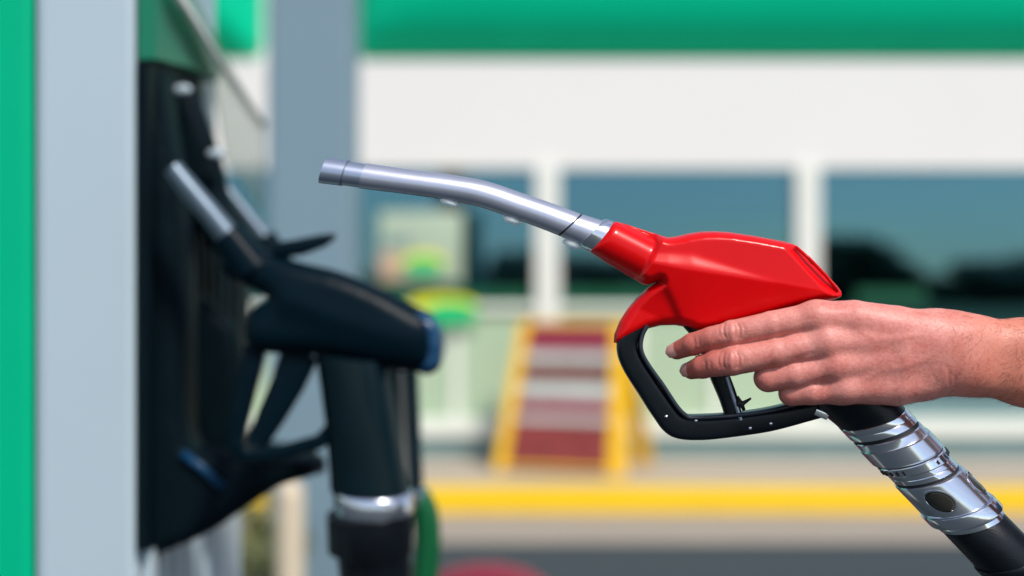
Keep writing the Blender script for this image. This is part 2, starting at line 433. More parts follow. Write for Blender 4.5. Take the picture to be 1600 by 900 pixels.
for i in range(len(MULL)-1):
    a, b_ = MULL[i]+19.3, MULL[i+1]-19.3
    sb('window_head', a, b_, 259, 264, -0.015, 0.1, 'frame_white', r=0.004)
    if MULL[i] < 1200:
        pane = sb('window', a, b_, 264.3, 475, 0.04, 0.052, 'shop_glass', r=0.002)
        sb('window_sill', a, b_, 475.4, 487, -0.03, 0.12, 'sill_white', r=0.008)
        pn = sb('apron_panel', a, b_, 487.4, 653.5, 0.015, 0.1, 'panel_pale_green', r=0.006)
        wdt = (b_-a)/3
        for k in (1, 2):
            sb('cover_strip', a+wdt*k-7, a+wdt*k+7, 488, 653, -0.006, 0.0148, 'sill_white', pn, r=0.003)
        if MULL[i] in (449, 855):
            sb('green_reflection_strip', a+2, b_-2, 450, 474.5, 0.033, 0.0395, 'reflection_green', pane, r=0.001)  # solid strip painting in the green reflected along the pane bottom
    else:
        pane = sb('window', a, b_, 264.3, 620, 0.04, 0.052, 'shop_glass', r=0.002)
        sb('window_rail', a, b_, 620.3, 653.5, -0.02, 0.1, 'plinth', r=0.006)
        if MULL[i] == 1261: sb('green_reflection_strip', a+60, a+170, 452, 474, 0.033, 0.0395, 'reflection_green', pane, r=0.001)  # painted green reflection, over part of this pane only

# things inside, seen dimly through the glass
v, f = bbox(sx(735), sx(826), FD+0.5, FD+0.55, sz(640), sz(270)); o = obj('door', v, f, 'interior', shop, smooth=False)
v, f = lathe((sx(780), FD+1.0, sz(382)), [(0.02, 0.09), (0.05, 0.085), (0.17, 0.01), (0.18, -0.01), (0.16, -0.012), (0.0, 0.0)])
lam = obj('lamp_shade', v, f, 'interior_brown', None); lam.name = 'pendant_lamp'
tag(lam, 'small brown pendant lamp shade hanging inside the leftmost window', 'lamp')
v, f = tube([(sx(780), FD+1.0, sz(382)+0.085), (sx(780), FD+1.0, 2.7)], 0.006, 8); obj('cord', v, f, 'groove_dark', lam)

# fascia: two bulging sign panels with rounded corners
def fascia(p0, p1, label):
    d = FD+0.205; r = 22; y0, y1 = -190, 92
    pts = []
    for (cx, cy, a0) in ((p1-r, y1-r, 0), (p0+r, y1-r, 90), (p0+r, y0+r, 180), (p1-r, y0+r, 270)):
        for k in range(7):
            a = math.radians(a0+15*k); pts.append((cx+r*math.cos(a), cy+r*math.sin(a)))
    out = []
    for a, b_ in zip(pts, pts[1:]+pts[:1]):
        n = max(1, int(math.dist(a, b_)/25))
        for k in range(n): out.append(lerp2(a, b_, k/n))
    V, Fc = inflate(out, lambda x, y, dd: 84*dome(dd, 150), grid=26, rims=(4, 10, 19, 32, 48), edge=6)
    o = obj('fascia_panel', toworld(V, d), Fc, 'fascia_green', shop, sharp=60)
    return o
fascia(555, 2620, ''); fascia(-1100, 412, '')

# poster on the first window
po = thing('window_poster', 'pale green printed poster with a green oval stuck on the window', 'poster', (sx(655), FD+0.02, sz(440)))
v, f = bbox(sx(592), sx(722), FD+0.025, FD+0.03, sz(441), sz(330), 0.001); obj('sheet', v, f, 'poster_paper', po)
v, f = bbox(sx(592), sx(628), FD+0.019, FD+0.0245, sz(436), sz(395), 0.001); obj('peach_print', v, f, 'poster_peach', po)
v, f = bbox(sx(600), sx(640), FD+0.019, FD+0.0245, sz(386), sz(372), 0.001); obj('teal_print', v, f, 'plinth', po)
def oval(c, rx, rz, y0, y1, n=28):
    rings = []
    for y in (y0, y1): rings.append([(c[0]+rx*math.cos(2*math.pi*j/n), y, c[1]+rz*math.sin(2*math.pi*j/n)) for j in range(n)])
    return loft(rings)
v, f = oval((sx(662), sz(408)), 0.17, 0.07, FD+0.012, FD+0.0245); obj('yellow_oval', v, f, 'sign_yellow', po, sharp=40)
v, f = oval((sx(662), sz(416)), 0.145, 0.062, FD+0.005, FD+0.0115); obj('green_oval', v, f, 'sign_green', po, sharp=40)
os_ = thing('oval_sign', 'green oval sign with yellow top edge mounted under the window poster', 'sign', (sx(693), FD-0.06, sz(510)))
v, f = oval((sx(692), sz(476)), 0.26, 0.075, FD-0.06, FD-0.046); obj('yellow_plate', v, f, 'sign_yellow', os_, sharp=40)
v, f = oval((sx(705), sz(490)), 0.21, 0.085, FD-0.085, FD-0.062); obj('green_plate', v, f, 'sign_green', os_, sharp=40)
v, f = box(sx(699), sx(711), FD-0.0455, FD-0.031, sz(505), sz(465)); obj('bracket', v, f, 'frame_white', os_, smooth=False)

# ------------------------------------------------------------------ A-frame display board
ay = 10.12; s_ = ay/F
af = thing('display_board', 'yellow A-frame display board with maroon and white printed bands on pavement', 'display board', ((772-800)*s_, ay, 0.146))
ang = math.radians(-20); ux = Vector((math.cos(ang), math.sin(ang), 0)); uy = Vector((-math.sin(ang), math.cos(ang), 0)); O = ORI[af]
H, Wd, Sp = 1.06, 0.97, 0.74
def fl(u, t, side, off=0):     # point on a leaf of the board: u 0..1 across, t 0..1 up
    k = 0.085*t
    x = Wd*(k+(1-2*k)*u); y = (Sp*0.47*t) if side == 0 else (Sp-Sp*0.47*t)
    n = Vector((0, -1, 0.25)).normalized() if side == 0 else Vector((0, 1, 0.25)).normalized()
    p = Vector((x, y, H*t))+n*off
    return O+ux*p.x+uy*p.y+Vector((0, 0, p.z))
def slab(u0, u1, t0, t1, side, o0, o1):
    c = [fl(u, t, side, o_) for o_ in (o0, o1) for (u, t) in ((u0, t0), (u1, t0), (u1, t1), (u0, t1))]
    return [tuple(p) for p in c], [(0, 1, 2, 3), (4, 7, 6, 5), (0, 4, 5, 1), (1, 5, 6, 2), (2, 6, 7, 3), (3, 7, 4, 0)]
for side in (0, 1):
    for (u0, u1) in ((0, 0.09), (0.87, 1)):
        v, f = slab(u0, u1, 0, 1, side, -0.02, 0.02); obj('leg', v, f, 'rack_yellow', af, smooth=False)
    v, f = slab(0.0901, 0.8699, 0.975, 1, side, -0.019, 0.019); obj('top_rail', v, f, 'rack_yellow', af, smooth=False)
    v, f = slab(0.0901, 0.8699, 0.03, 0.05, side, -0.019, 0.019); obj('bottom_rail', v, f, 'rack_yellow', af, smooth=False)
v, f = slab(0.0902, 0.8698, 0.051, 0.974, 0, -0.008, 0.004); obj('panel', v, f, 'poster_brown', af, smooth=False)
for (t0, t1, mm) in ((0.80, 0.97, 'poster_maroon'), (0.725, 0.79, 'poster_white'), (0.60, 0.72, 'poster_brown'), (0.49, 0.59, 'poster_white'),
                     (0.385, 0.48, 'poster_maroon'), (0.335, 0.38, 'poster_white'), (0.055, 0.33, 'poster_orange')):
    v, f = slab(0.095, 0.865, t0, t1, 0, 0.0045, 0.010); obj('printed_band', v, f, mm, af, smooth=False)
v, f = tube([fl(1.0, 0.35, 0), fl(1.0, 0.35, 1)], 0.006, 8); obj('spreader', v, f, 'aluminium_dark', af)

# ------------------------------------------------------------------ column, bollard, shrub, bin
cy = 5.0; s_ = cy/F
colm = thing('column', 'tall blue-grey square column rising behind the black pump nozzles', 'column', ((482-800)*s_, cy+0.15, 0.0))
v, f = bbox((416-800)*s_, (549-800)*s_, cy, cy+0.3, 0.25, 4.6, 0.02); obj('shaft', v, f, 'column_blue', colm, smooth=False)
v, f = bbox((408-800)*s_, (557-800)*s_, cy-0.02, cy+0.32, 0.0, 0.249, 0.02); obj('base', v, f, 'column_blue', colm, smooth=False)
v, f = bbox((400-800)*s_, (565-800)*s_, cy-0.04, cy+0.34, 4.601, 4.7, 0.02); obj('cap', v, f, 'column_blue', colm, smooth=False)
by = 4.3; s_ = by/F
bo = thing('bollard', 'cream round bollard standing in front of the blue-grey column', 'bollard', ((453-800)*s_, by, 0))
r = 22*s_
v, f = lathe(ORI[bo], [(r, 0.01), (r, 0.82), (r*0.92, 0.845), (r*0.6, 0.865), (0.002, 0.87)]); obj('post', v, f, 'bollard_cream', bo, sharp=50)
v, f = lathe(ORI[bo], [(r*1.5, 0), (r*1.5, 0.012), (r*1.02, 0.014)]); obj('base_plate', v, f, 'aluminium_dark', bo, sharp=40)

def leafball(c, rad, n, size, seed, squash=(1, 1, 1), shell=0.55):
    rg = random.Random(seed); V, Fc = [], []
    for i in range(n):
        d = Vector((rg.gauss(0, 1), rg.gauss(0, 1), rg.gauss(0, 1))).normalized()
        lump = 1+0.18*math.sin(5*d.x+seed)*math.cos(4*d.y-seed)+0.14*math.sin(7*d.z+2*seed)
        rr = rad*lump*(shell+(1-shell)*rg.random()**0.6)
        p = Vector(c)+Vector((d.x*squash[0], d.y*squash[1], d.z*squash[2]))*rr
        t = Vector((rg.gauss(0, 1), rg.gauss(0, 1), rg.gauss(0, 1))).normalized(); b_ = (d+t*0.6).cross(t).normalized()
        L_ = size*(0.7+0.6*rg.random()); W_ = L_*0.5; k = len(V)
        V += [tuple(p-t*L_/2), tuple(p+b_*W_/2), tuple(p+t*L_/2), tuple(p-b_*W_/2)]; Fc.append((k, k+1, k+2, k+3))
    return V, Fc
gy = 4.7; s_ = gy/F
sh = thing('potted_shrub', 'olive green clipped shrub in a clay pot behind the pump', 'shrub', ((378-800)*s_, gy, 0))
O = ORI[sh]
v, f = lathe(O, [(0.12, 0), (0.13, 0.02), (0.165, 0.30), (0.175, 0.30), (0.175, 0.34), (0.155, 0.34), (0.15, 0.30)]); obj('pot', v, f, 'pot_clay', sh, sharp=40)
v, f = tube([O+Vector((0, 0, 0.28)), O+Vector((0.01, 0, 0.45))], 0.014, 8); obj('stem', v, f, 'bark', sh)
v, f = leafball(O+Vector((0, 0, 0.55)), 0.24, 1800, 0.035, 3, (0.95, 0.95, 1.05)); obj('foliage', v, f, 'leaf_olive', sh, smooth=False)

ry = 3.0; s_ = ry/F
bi = thing('litter_bin', 'dark red litter bin with domed lid standing beyond the black hose', 'bin', ((760-800)*s_, ry, 0))
O = ORI[bi]; zt = CAMZ-(882-450)*s_
v, f = lathe(O, [(0.15, 0), (0.16, 0.02), (0.165, zt-0.20), (0.16, zt-0.18)]); obj('drum', v, f, 'bin_red', bi, sharp=40)
v, f = lathe(O, [(0.172, zt-0.179), (0.175, zt-0.15), (0.168, zt-0.10), (0.145, zt-0.05), (0.10, zt-0.017), (0.05, zt-0.003), (0.002, zt)]); obj('lid', v, f, 'bin_red', bi, sharp=50)

# ------------------------------------------------------------------ fuel dispenser on the left
PY = 1.62                      # front edge of the dispenser (the narrow side that faces the camera)
s_ = PY/F
X = lambda px: (px-800)*s_
Zp = lambda py: CAMZ-(py-450)*s_
pump = thing('fuel_dispenser', 'light grey and green fuel dispenser with black nozzle boot at left edge', 'fuel dispenser', (X(130), PY+0.2, 0.12))
v, f = bbox(X(-420), X(236), PY-0.12, PY+0.75, 0.0, 0.12, 0.015)
isl = obj('pump_island', v, f, 'concrete', kind='structure', smooth=False)
v, f = bbox(X(60), X(212), PY+0.441, PY+0.64, 0.121, CAMZ+0.06, 0.012); obj('rear_cabinet', v, f, 'pump_grey', pump, smooth=False)
v, f = bbox(X(52), X(214), PY, PY+0.44, 0.121, 2.35, 0.012); obj('pillar', v, f, 'pump_grey', pump, smooth=False)
v, f = bbox(X(-380), X(51.3), PY+0.012, PY+0.44, 0.121, 2.30, 0.016); obj('side_panel', v, f, 'pump_green', pump, smooth=False)
v, f = bbox(X(-390), X(216), PY-0.01, PY+0.45, 2.352, 2.5, 0.016); obj('top_cap', v, f, 'pump_green', pump, smooth=False)
for k in range(7):
    yk = PY+0.02+k*0.06
    v, f = bbox(X(214.3), X(214.3)+0.012, yk, yk+0.034, 0.2, Zp(780), 0.003); obj('rib', v, f, 'pump_grey', pump, smooth=False)
# upper green cheek with slanted edge (lies on the face that looks along +x)
def plate(prof, x0, x1, m_, name, par=pump):
    """prof: (y, z) outline, extruded in x"""
    rings = [[(x, y, z) for (y, z) in prof] for x in (x0, x1)]
    v, f = loft(rings); return obj(name, v, f, m_, par, smooth=False)
xf = X(214)+0.002
def facepy(px, py, x=xf):      # point of the plane x = const seen at px, py
    y = x*F/(px-800); return (y, CAMZ-(py-450)*y/F)
plate([facepy(216, 92), facepy(216, -260), facepy(262, -120), facepy(262, 0), facepy(330, 86), facepy(318, 128), facepy(270, 105)], xf, xf+0.02, 'cheek_green', 'upper_cheek')
plate([facepy(216, 860), facepy(216, 95), facepy(300, 122), facepy(322, 300), facepy(350, 370), facepy(380, 395), facepy(380, 705), facepy(345, 760), facepy(300, 810)], xf-0.001, xf+0.011, 'pump_black', 'boot_plate')
for k in range(6):
    yk = PY+0.20+k*0.055
    v, f = bbox(xf+0.0112, xf+0.024, yk, yk+0.022, Zp(690), Zp(400)+0.05, 0.004); obj('boot_slat', v, f, 'pump_black', pump, smooth=False)
# acrylic splash guard behind the cheek
plate([facepy(262, -30, xf+0.03), facepy(280, -40, xf+0.03), facepy(345, 85, xf+0.03), facepy(408, 195, xf+0.03), facepy(408, 330, xf+0.03), facepy(352, 250, xf+0.03), facepy(330, 120, xf+0.03)], xf+0.03, xf+0.035, 'acrylic', 'splash_guard')
e = [Vector((xf+0.0325, *facepy(a, b_, xf+0.03))) for a, b_ in ((266, -20), (330, 82), (408, 196))]
v, f = tube(e, 0.006, 10); obj('guard_edge', v, f, 'frame_white', pump)

# boot: a moulded black bracket with a projecting lip
def prof_solid(pts, d, dep, m_, name, par, R=14, edge=4, z0=0, step=9, grid=12):
    poly = catmull(pts, step=step, closed=True)
    V, Fc = inflate(poly, lambda x, y, dd: dep*dome(dd, R), grid=grid, rims=(1.5, 4, 8), edge=edge)
    return obj(name, toworld(V, d, z0), Fc, m_, par, sharp=50)
NY = 1.70
prof_solid([(222, 100), (240, 96), (262, 112), (276, 200), (292, 300), (300, 420), (302, 560), (306, 680), (340, 700), (420, 708), (498, 712), (508, 728), (490, 742),
            (440, 758), (390, 790), (330, 830), (270, 856), (226, 872), (218, 860), (217, 480)], NY, 62, 'pump_black', 'nozzle_boot', pump)
prof_solid([(262, 118), (290, 125), (318, 170), (346, 250), (364, 320), (402, 372), (380, 396), (330, 390), (300, 330), (276, 230)], NY+0.10, 30, 'pump_black', 'boot_hood', pump)
for a in ((285, 140), (338, 240)):  # pale blobs added to stand for bright highlights on the hood, no real clips
    v, f = ball(P(a[0], a[1], -36, NY+0.08), 0.008, squash=(1.5, 0.6, 0.8)); obj('clip', v, f, 'pump_grey', pump)
v, f = roundbar([(300, 700, -66), (330, 722, -68), (362, 752, -66)], 6, 6, d=NY); obj('boot_rib', v, f, 'nozzle_blue', pump)
v, f = ball(P(497, 728, 0, NY), 0.011); obj('lip_pin', v, f, 'pump_grey', pump)

prof_solid([(300, 470), (340, 480), (372, 520), (380, 600), (372, 690), (350, 712), (304, 700)], NY+0.16, 26, 'pump_black', 'boot_cheek', pump)
prof_solid([(330, 690), (420, 690), (492, 700), (500, 716), (440, 742), (352, 770), (320, 740)], NY+0.2, 40, 'pump_black', 'boot_lip', pump)
# black nozzles hanging in the boot
def pump_nozzle(d, dx, label, first):
    q = lambda pts: [(x+dx, y) for x, y in pts]
    s_ = d/F
    t = thing('pump_nozzle', label, 'fuel nozzle', PO(560+dx, 900, 0, d), 'nozzles hanging on the dispenser')
    poly = catmull(q([(344, 405), (372, 380), (402, 384), (436, 400), (480, 412), (530, 424), (590, 448), (645, 476), (676, 492), (689, 520), (688, 566), (672, 582),
                      (620, 578), (560, 566), (500, 556), (440, 553), (396, 546), (384, 516), (394, 484), (420, 466), (384, 446), (352, 428)]), step=7, closed=True)
    V, Fc = inflate(poly, lambda x, y, dd: (38-14*np.exp(-((x-dx-380)**2+(y-410)**2)/3000))*dome(dd, 32)+6*np.exp(-segdist(x, y, q([(440, 460), (540, 500), (640, 530)]), False)**2/500.), grid=9, rims=(1.5, 4, 8, 14), edge=4)
    obj('body', toworld(V, d), Fc, 'nozzle_black', t, sharp=60)
    poly = catmull(q([(648, 486), (676, 494), (691, 520), (690, 568), (674, 584), (655, 580), (664, 540)]), step=6, closed=True)
    V, Fc = inflate(poly, lambda x, y, dd: 41*dome(dd, 12), grid=8, rims=(1.5, 4), edge=6)
    obj('end_cap', toworld(V, d), Fc, 'nozzle_blue', t, sharp=60)
    # spout and its sleeve
    v, f = tube([P(270+dx, 262, -4, d), P(290+dx, 288, -4, d), P(330+dx, 336, -2, d), P(368+dx, 384, 0, d)], [15*s_, 17*s_, 18*s_, 20*s_], 18); obj('spout', v, f, 'pump_spout', t, sharp=50)
    v, f = tube([P(352+dx, 366, -2, d), P(362+dx, 377, 0, d), P(398+dx, 424, 0, d)], [26*s_, 29*s_, 34*s_], 18); obj('spout_sleeve', v, f, 'nozzle_black', t, sharp=50)
    v, f = roundbar([(428+dx, 392, 0), (470+dx, 386, 0), (505+dx, 376, 0), (524+dx, 368, 0)], [12, 13, 10, 4], [16, 18, 16, 8], d=d); obj('latch_fin', v, f, 'nozzle_black', t, sharp=50)
    # guard and trigger
    v, f = roundbar([(400+dx, 540, 0), (392+dx, 580, 0), (378+dx, 640, 0), (366+dx, 690, 0), (385+dx, 712, 0), (440+dx, 706, 0), (500+dx, 690, 0), (530+dx, 660, 0)], [17, 16, 15, 15, 12, 11, 12, 14], 14, d=d)
    obj('trigger_guard', v, f, 'nozzle_black', t, sharp=50)
    v, f = roundbar([(470+dx, 550, 0), (450+dx, 600, 0), (424+dx, 650, 0), (402+dx, 692, 0)], [30, 26, 22, 16], 14, d=d); obj('trigger', v, f, 'nozzle_black', t, sharp=50)
    # handle, swivel and hose
    rg = [((492, 548), (604, 560), 40), ((500, 600), (612, 606), 42), ((508, 660), (622, 664), 44), ((514, 730), (634, 734), 46), ((516, 764), (640, 766), 47)]
    v, f = loft([skew_ring((a[0]+dx, a[1]), (b_[0]+dx, b_[1]), r, (0, 8), 28, d) for a, b_, r in rg]); obj('handle', v, f, 'pump_tube', t, sharp=50)
    rg = [((520, 765), (642, 767), 48), ((520, 768), (646, 770), 50), ((522, 798), (646, 799), 50), ((523, 801), (642, 802), 48)]
    v, f = loft([skew_ring((a[0]+dx, a[1]), (b_[0]+dx, b_[1]), r, (0, 8), 28, d) for a, b_, r in rg]); obj('collar', v, f, 'chrome_satin', t, sharp=50)
    rg = [((510, 803), (646, 805), 52), ((512, 860), (644, 862), 52), ((526, 866), (640, 867), 46), ((530, 900), (644, 900), 45)]
    v, f = loft([skew_ring((a[0]+dx, a[1]), (b_[0]+dx, b_[1]), r, (0, 8), 28, d) for a, b_, r in rg]); obj('hose_sleeve', v, f, 'black_rubber', t, sharp=50)
    c = Vector(PO(587+dx, 898, 0, d))
    pth = catmull([c, c+Vector((0.01, 0, -0.25)), c+Vector((0.0, 0.03, -0.55)), c+Vector((-0.08, 0.06, -0.78)), c+Vector((-0.2, 0.08, -0.72)), (xf+0.01, c.y+0.09, 0.55)], n=8)
    v, f = tube([tuple(p) for p in pth], 36*s_, 18); obj('hose', v, f, 'black_rubber', t)
    return t
pn1 = pump_nozzle(1.58, 0, 'black nozzle hanging nearest in the dispenser boot with silver spout', True)
# the second one, one boot further along
def second(d, dx):
    s_ = d/F
    t = thing('pump_nozzle', 'dark blue nozzle mostly hidden behind the black one on the dispenser', 'fuel nozzle', PO(600, 900, 0, d), 'nozzles hanging on the dispenser')
    poly = catmull([(440, 420), (520, 430), (600, 462), (660, 482), (690, 510), (692, 560), (660, 574), (560, 560), (450, 545), (430, 500)], step=8, closed=True)
    V, Fc = inflate(poly, lambda x, y, dd: 34*dome(dd, 28), grid=10, rims=(1.5, 4, 8, 14), edge=4); obj('body', toworld(V, d), Fc, 'nozzle_blue', t, sharp=60)
    v, f = tube([P(336, 272, 0, d), P(360, 305, 0, d), P(404, 360, 0, d), P(440, 410, 0, d)], [11*s_, 12*s_, 13*s_, 14*s_], 16); obj('spout', v, f, 'pump_spout', t, sharp=50)
    v, f = tube([P(410, 372, 0, d), P(450, 440, 0, d)], [22*s_, 26*s_], 16); obj('spout_sleeve', v, f, 'nozzle_black', t, sharp=50)
    pth = [P(612, 556, 0, d), P(616, 620, 0, d), P(622, 690, 0, d), P(622, 770, 0, d)]
    rings = []
    for k in range(46):
        y = 556+k*4.8; rr = (30+2.4*(k % 2))
        rings.append(skew_ring((590+k*0.2, y), (590+k*0.2+2*rr, y), rr, (0, 5), 22, d))
    v, f = loft(rings); obj('bellows', v, f, 'pump_tube', t, sharp=50)
    c = Vector(PO(658, 765, 0, d)); s2 = s_
    pth = catmull([Vector(PO(648, 772, 0, d)), Vector(PO(664, 800, 0, d)), Vector(PO(668, 850, 0, d)), Vector(PO(664, 905, 0, d)), Vector(PO(655, 1100, 0, d)), Vector(PO(600, 1330, 0, d)), Vector((xf+0.02, d+0.05, 0.6))], n=6)
    v, f = tube([tuple(p) for p in pth], 21*s_, 14); obj('hose', v, f, 'hose_green', t)
    v, f = tube([P(622, 770, 0, d), P(640, 775, 0, d), P(655, 783, 0, d)], 24*s_, 14); obj('elbow', v, f, 'aluminium_dark', t)
    return t
second(1.86, 0)

# ------------------------------------------------------------------ the held red nozzle
nz = thing('held_fuel_nozzle', 'red fuel nozzle with silver spout and black guard held up in a hand', 'fuel nozzle', PO(1345, 645))
# spout
def rings_of(pairs, sag, dep=None, grow=1.0):
    out = []
    for (a, b_) in pairs:
        r = dep if dep else 0.5*math.dist(a, b_)
        out.append(skew_ring(a, b_, r, sag, 40, grow=grow))
    return out
TOP = catmull([(512, 246), (550, 251.5), (580, 256), (640, 264.5), (702, 272.5), (760, 283), (820, 303), (865, 318.5), (908, 334.5)], n=6)
BOT = catmull([(499, 286), (538, 291), (568, 295), (628, 302.5), (687, 311), (742, 321.5), (790, 337), (832, 352), (872, 367.5)], n=6)
prs = [(tuple(a), tuple(b_)) for a, b_ in zip(TOP, BOT)]
v, f = loft(rings_of(prs[11:], (-2, 3), 20)); obj('spout', v, f, 'aluminium', nz, sharp=50)
v, f = loft(rings_of([(lerp2(a, b_, 0.03), lerp2(b_, a, 0.03)) for a, b_ in prs[5:12]], (-2, 3), 19)); obj('spout_ring', v, f, 'aluminium_dark', nz, sharp=50)
tip = prs[0:6]
rr = rings_of([(lerp2(a, b_, 0.0), lerp2(b_, a, 0.0)) for a, b_ in tip], (-2, 3), 20)
first = [[PO(*[ (1-k)*c+k*e for c, e in zip((505.5-dx_, 266), ((p[0]/ (HERO/F))+800, 450-(p[2]-CAMZ)/(HERO/F)))], z=((p[1]-HERO)/(HERO/F))*k) for p in rr[0]] for k, dx_ in ((0.62, 0), (0.8, 4), (0.93, 3))]
inner = [[PO(*[ (1-k)*c+k*e for c, e in zip((515.5, 267), ((p[0]/ (HERO/F))+800, 450-(p[2]-CAMZ)/(HERO/F)))], z=((p[1]-HERO)/(HERO/F))*k) for p in rr[0]] for k in (0.6,)]
v, f = loft(inner+first+rr); obj('spout_tip', v, f, 'aluminium_dark', nz, sharp=55)
v, f = loft(rings_of([prs[5], (lerp2(prs[5][0], prs[6][0], 0.45), lerp2(prs[5][1], prs[6][1], 0.45))], (-2, 3), 20, 1.004)); obj('groove', v, f, 'tip_groove', nz, sharp=50)
# neck of the spout
N0, N1 = ((908, 334.5), (872, 367.5)), ((951, 347.5), (914, 386))
mid = lambda t, g=0.0: (lerp2(lerp2(N0[0], N1[0], t), lerp2(N0[1], N1[1], t), g), lerp2(lerp2(N0[1], N1[1], t), lerp2(N0[0], N1[0], t), g))
v, f = loft(rings_of([mid(-0.015), mid(0.055)], (-2, 3), 20.5, 1.004)); obj('groove', v, f, 'groove_dark', nz, sharp=50)
v, f = loft(rings_of([mid(0.056), mid(0.09), mid(0.9)], (-2, 3), 21)); obj('spout_neck', v, f, 'aluminium', nz, sharp=50)
v, f = loft(rings_of([((944, 343), (906, 382)), ((948, 342), (908, 386)), ((957, 345), (916, 391)), ((962, 349), (923, 394))], (-2, 3), 27)); obj('collar', v, f, 'chrome_satin', nz, sharp=50)
# drops of fuel hanging under the spout
for (x, y, l, h_) in ((702, 316.5, 16, 6), (800, 344, 15, 6.5), (894, 381, 15, 7)):
    ax = Vector((math.cos(0.32), 0, -math.sin(0.32))); bb = [ax, Vector((0, 1, 0)), ax.cross(Vector((0, 1, 0)))]
    sc = HERO/F
    v, f = ball(PO(x, y, -3), sc, 16, 10, (l, 8, h_), bb); dr = obj('fuel_drop', v, f, 'fuel_drop', None)
    dr.location = dr.location
    tag(dr, {702: 'clear fuel drop hanging under the middle of the silver spout', 800: 'clear fuel drop under the bend of the silver spout', 894: 'clear fuel drop under the spout next to the red neck'}[x], 'drop', 'fuel drops under the spout')
# red body
OUT = [(958, 347), (963, 346.5), (975, 349.5), (1010, 361), (1042, 371), (1056, 369.5), (1075, 365), (1095, 362), (1115, 361.5), (1140, 363), (1180, 369), (1225, 377.5), (1240, 382),
       (1262, 400), (1286, 424), (1306, 446), (1314, 457), (1313, 464), (1303, 468), (1270, 475), (1240, 483), (1200, 495), (1160, 506), (1120, 515), (1098, 518), (1085, 516),
       (1072, 511), (1055, 508), (1032, 508.5), (1014, 513), (1000, 520), (980, 530), (966, 537), (959, 535), (960, 522), (968, 502), (980, 483), (994, 466), (1010, 451), (1027, 440),
       (1012, 446), (1004, 444), (975, 427), (945, 409), (921, 393), (928, 384), (944, 366)]
def densify(pts, step):
    out = []
    for a, b_ in zip(pts, pts[1:]+pts[:1]):
        n = max(1, int(math.dist(a, b_)/step))
        for k in range(n): out.append(lerp2(a, b_, k/n))
    return out
def sm(a, b_, k=6.0): return 0.5*(a+b_+np.sqrt((a-b_)**2+k*k))
def body_h(x, y, dd):
    # neck: a round barrel along its axis
    ax, ay, bx, by_ = 939.0, 370.0, 1052.0, 428.0
    L_ = math.hypot(bx-ax, by_-ay); tx, ty = (bx-ax)/L_, (by_-ay)/L_
    dn = np.abs(-(x-ax)*ty+(y-ay)*tx); along = (x-ax)*tx+(y-ay)*ty
    neck = np.sqrt(np.maximum(0, 34.0**2-dn**2)); neck = np.where(along < L_+10, neck, neck*np.exp(-((along-L_-10)/25)**2))
    neck = neck - 3.0*(along < 30)*0 
    # body: a recessed upper flank, a stepped shoulder, a lower flank that falls away
    yU = np.interp(x, [1000, 1040, 1075, 1200, 1320], [396, 393, 393, 435, 460]); yL = np.interp(x, [1000, 1060, 1200, 1320], [408, 420, 441, 462])
    t = np.clip((y-yU)/(yL-yU), 0, 1); A_ = np.interp(x, [1000, 1040, 1080, 1210], [7, 9, 9, 0.5])
    T = 37-0.07*np.maximum(0, yU-y)+A_*(t*t*(3-2*t)*0.6+0.4*t)-0.20*np.maximum(0, y-yL)
    T = T-7/(1+np.exp(-(1046-x+(y-470)*0.45)/3.0))/(1+np.exp(-(y-448)/6.0))                        # chin is thinner, with a crease
    T = np.clip(T, 22, 60)
    rear = np.abs((x-1238)*(457-381)-(y-381)*(1314-1238))/math.hypot(76, 76)
    body = np.minimum(T*dome(dd, 15), np.where(x > 1180, 15+1.0*rear, 99))
    body = body*np.clip((along-72)/12, 0, 1)
    return np.maximum(sm(neck*dome(dd, 12)**0.3, body, 3.0)-0.6, 3)
V, Fc = inflate(densify(OUT, 2.8), body_h, grid=3.0, rims=(1.0, 2.4, 4.5, 7.5, 11), edge=2.5)
body = obj('body', toworld(V), Fc, 'red_plastic', nz, sharp=65)
# step ring on the red neck, rear cap slots
for (a, b_) in (((1252, 399), (1266, 413)), ((1272, 416), (1284, 428))):
    v, f = roundbar([(a[0], a[1], -12), (b_[0], b_[1], -14)], 2.0, 5); obj('slot', v, f, 'groove_dark', body, sharp=50)
v, f = tube([PO(1238, 386, -24), PO(1258, 404, -30), PO(1284, 431, -30), PO(1304, 455, -22)], 0.0012, 8); obj('cap_seam', v, f, 'red_plastic', body)

# handle in the fist
hp = [(1196, 470), (1225, 505), (1262, 548), (1300, 592), (1335, 628)]
v, f = roundbar([(x, y, 2) for x, y in hp], [24, 32, 34, 36, 40], [26, 30, 32, 34, 38], 28, 2.4); obj('handle', v, f, 'black_plastic', nz, sharp=60)
# trigger guard: outer bow and a slimmer inner rail
gp = catmull([(996, 508, 0), (982, 527, 0), (980, 548, 0), (990, 572, 0), (1013, 608, 0), (1036, 642, 0), (1056, 664, 0), (1092, 669, 0), (1140, 665.5, 0), (1200, 657.5, 0), (1255, 645, 0), (1286, 637, 0)], n=7)
wv = np.interp(np.linspace(0, 11, len(gp)), range(12), [12, 15, 16, 17, 17, 18, 19, 18, 17, 16, 14, 13])
v, f = roundbar(gp, list(wv), 18, 24, 5.0); guard = obj('trigger_guard', v, f, 'black_plastic', nz, sharp=50)
gp2 = catmull([(1010, 508, -2), (1002, 524, -2), (1000, 545, -3), (1010, 567, -3), (1034, 601, -3), (1056, 634, -3), (1070, 648, -3), (1083, 651, -3), (1142, 648, -3), (1200, 640, -3), (1262, 625, -3)], n=7)
v, f = roundbar(gp2, 3.8, 20, 20, 4.0); obj('inner_rail', v, f, 'rail_highlight', guard, sharp=50)
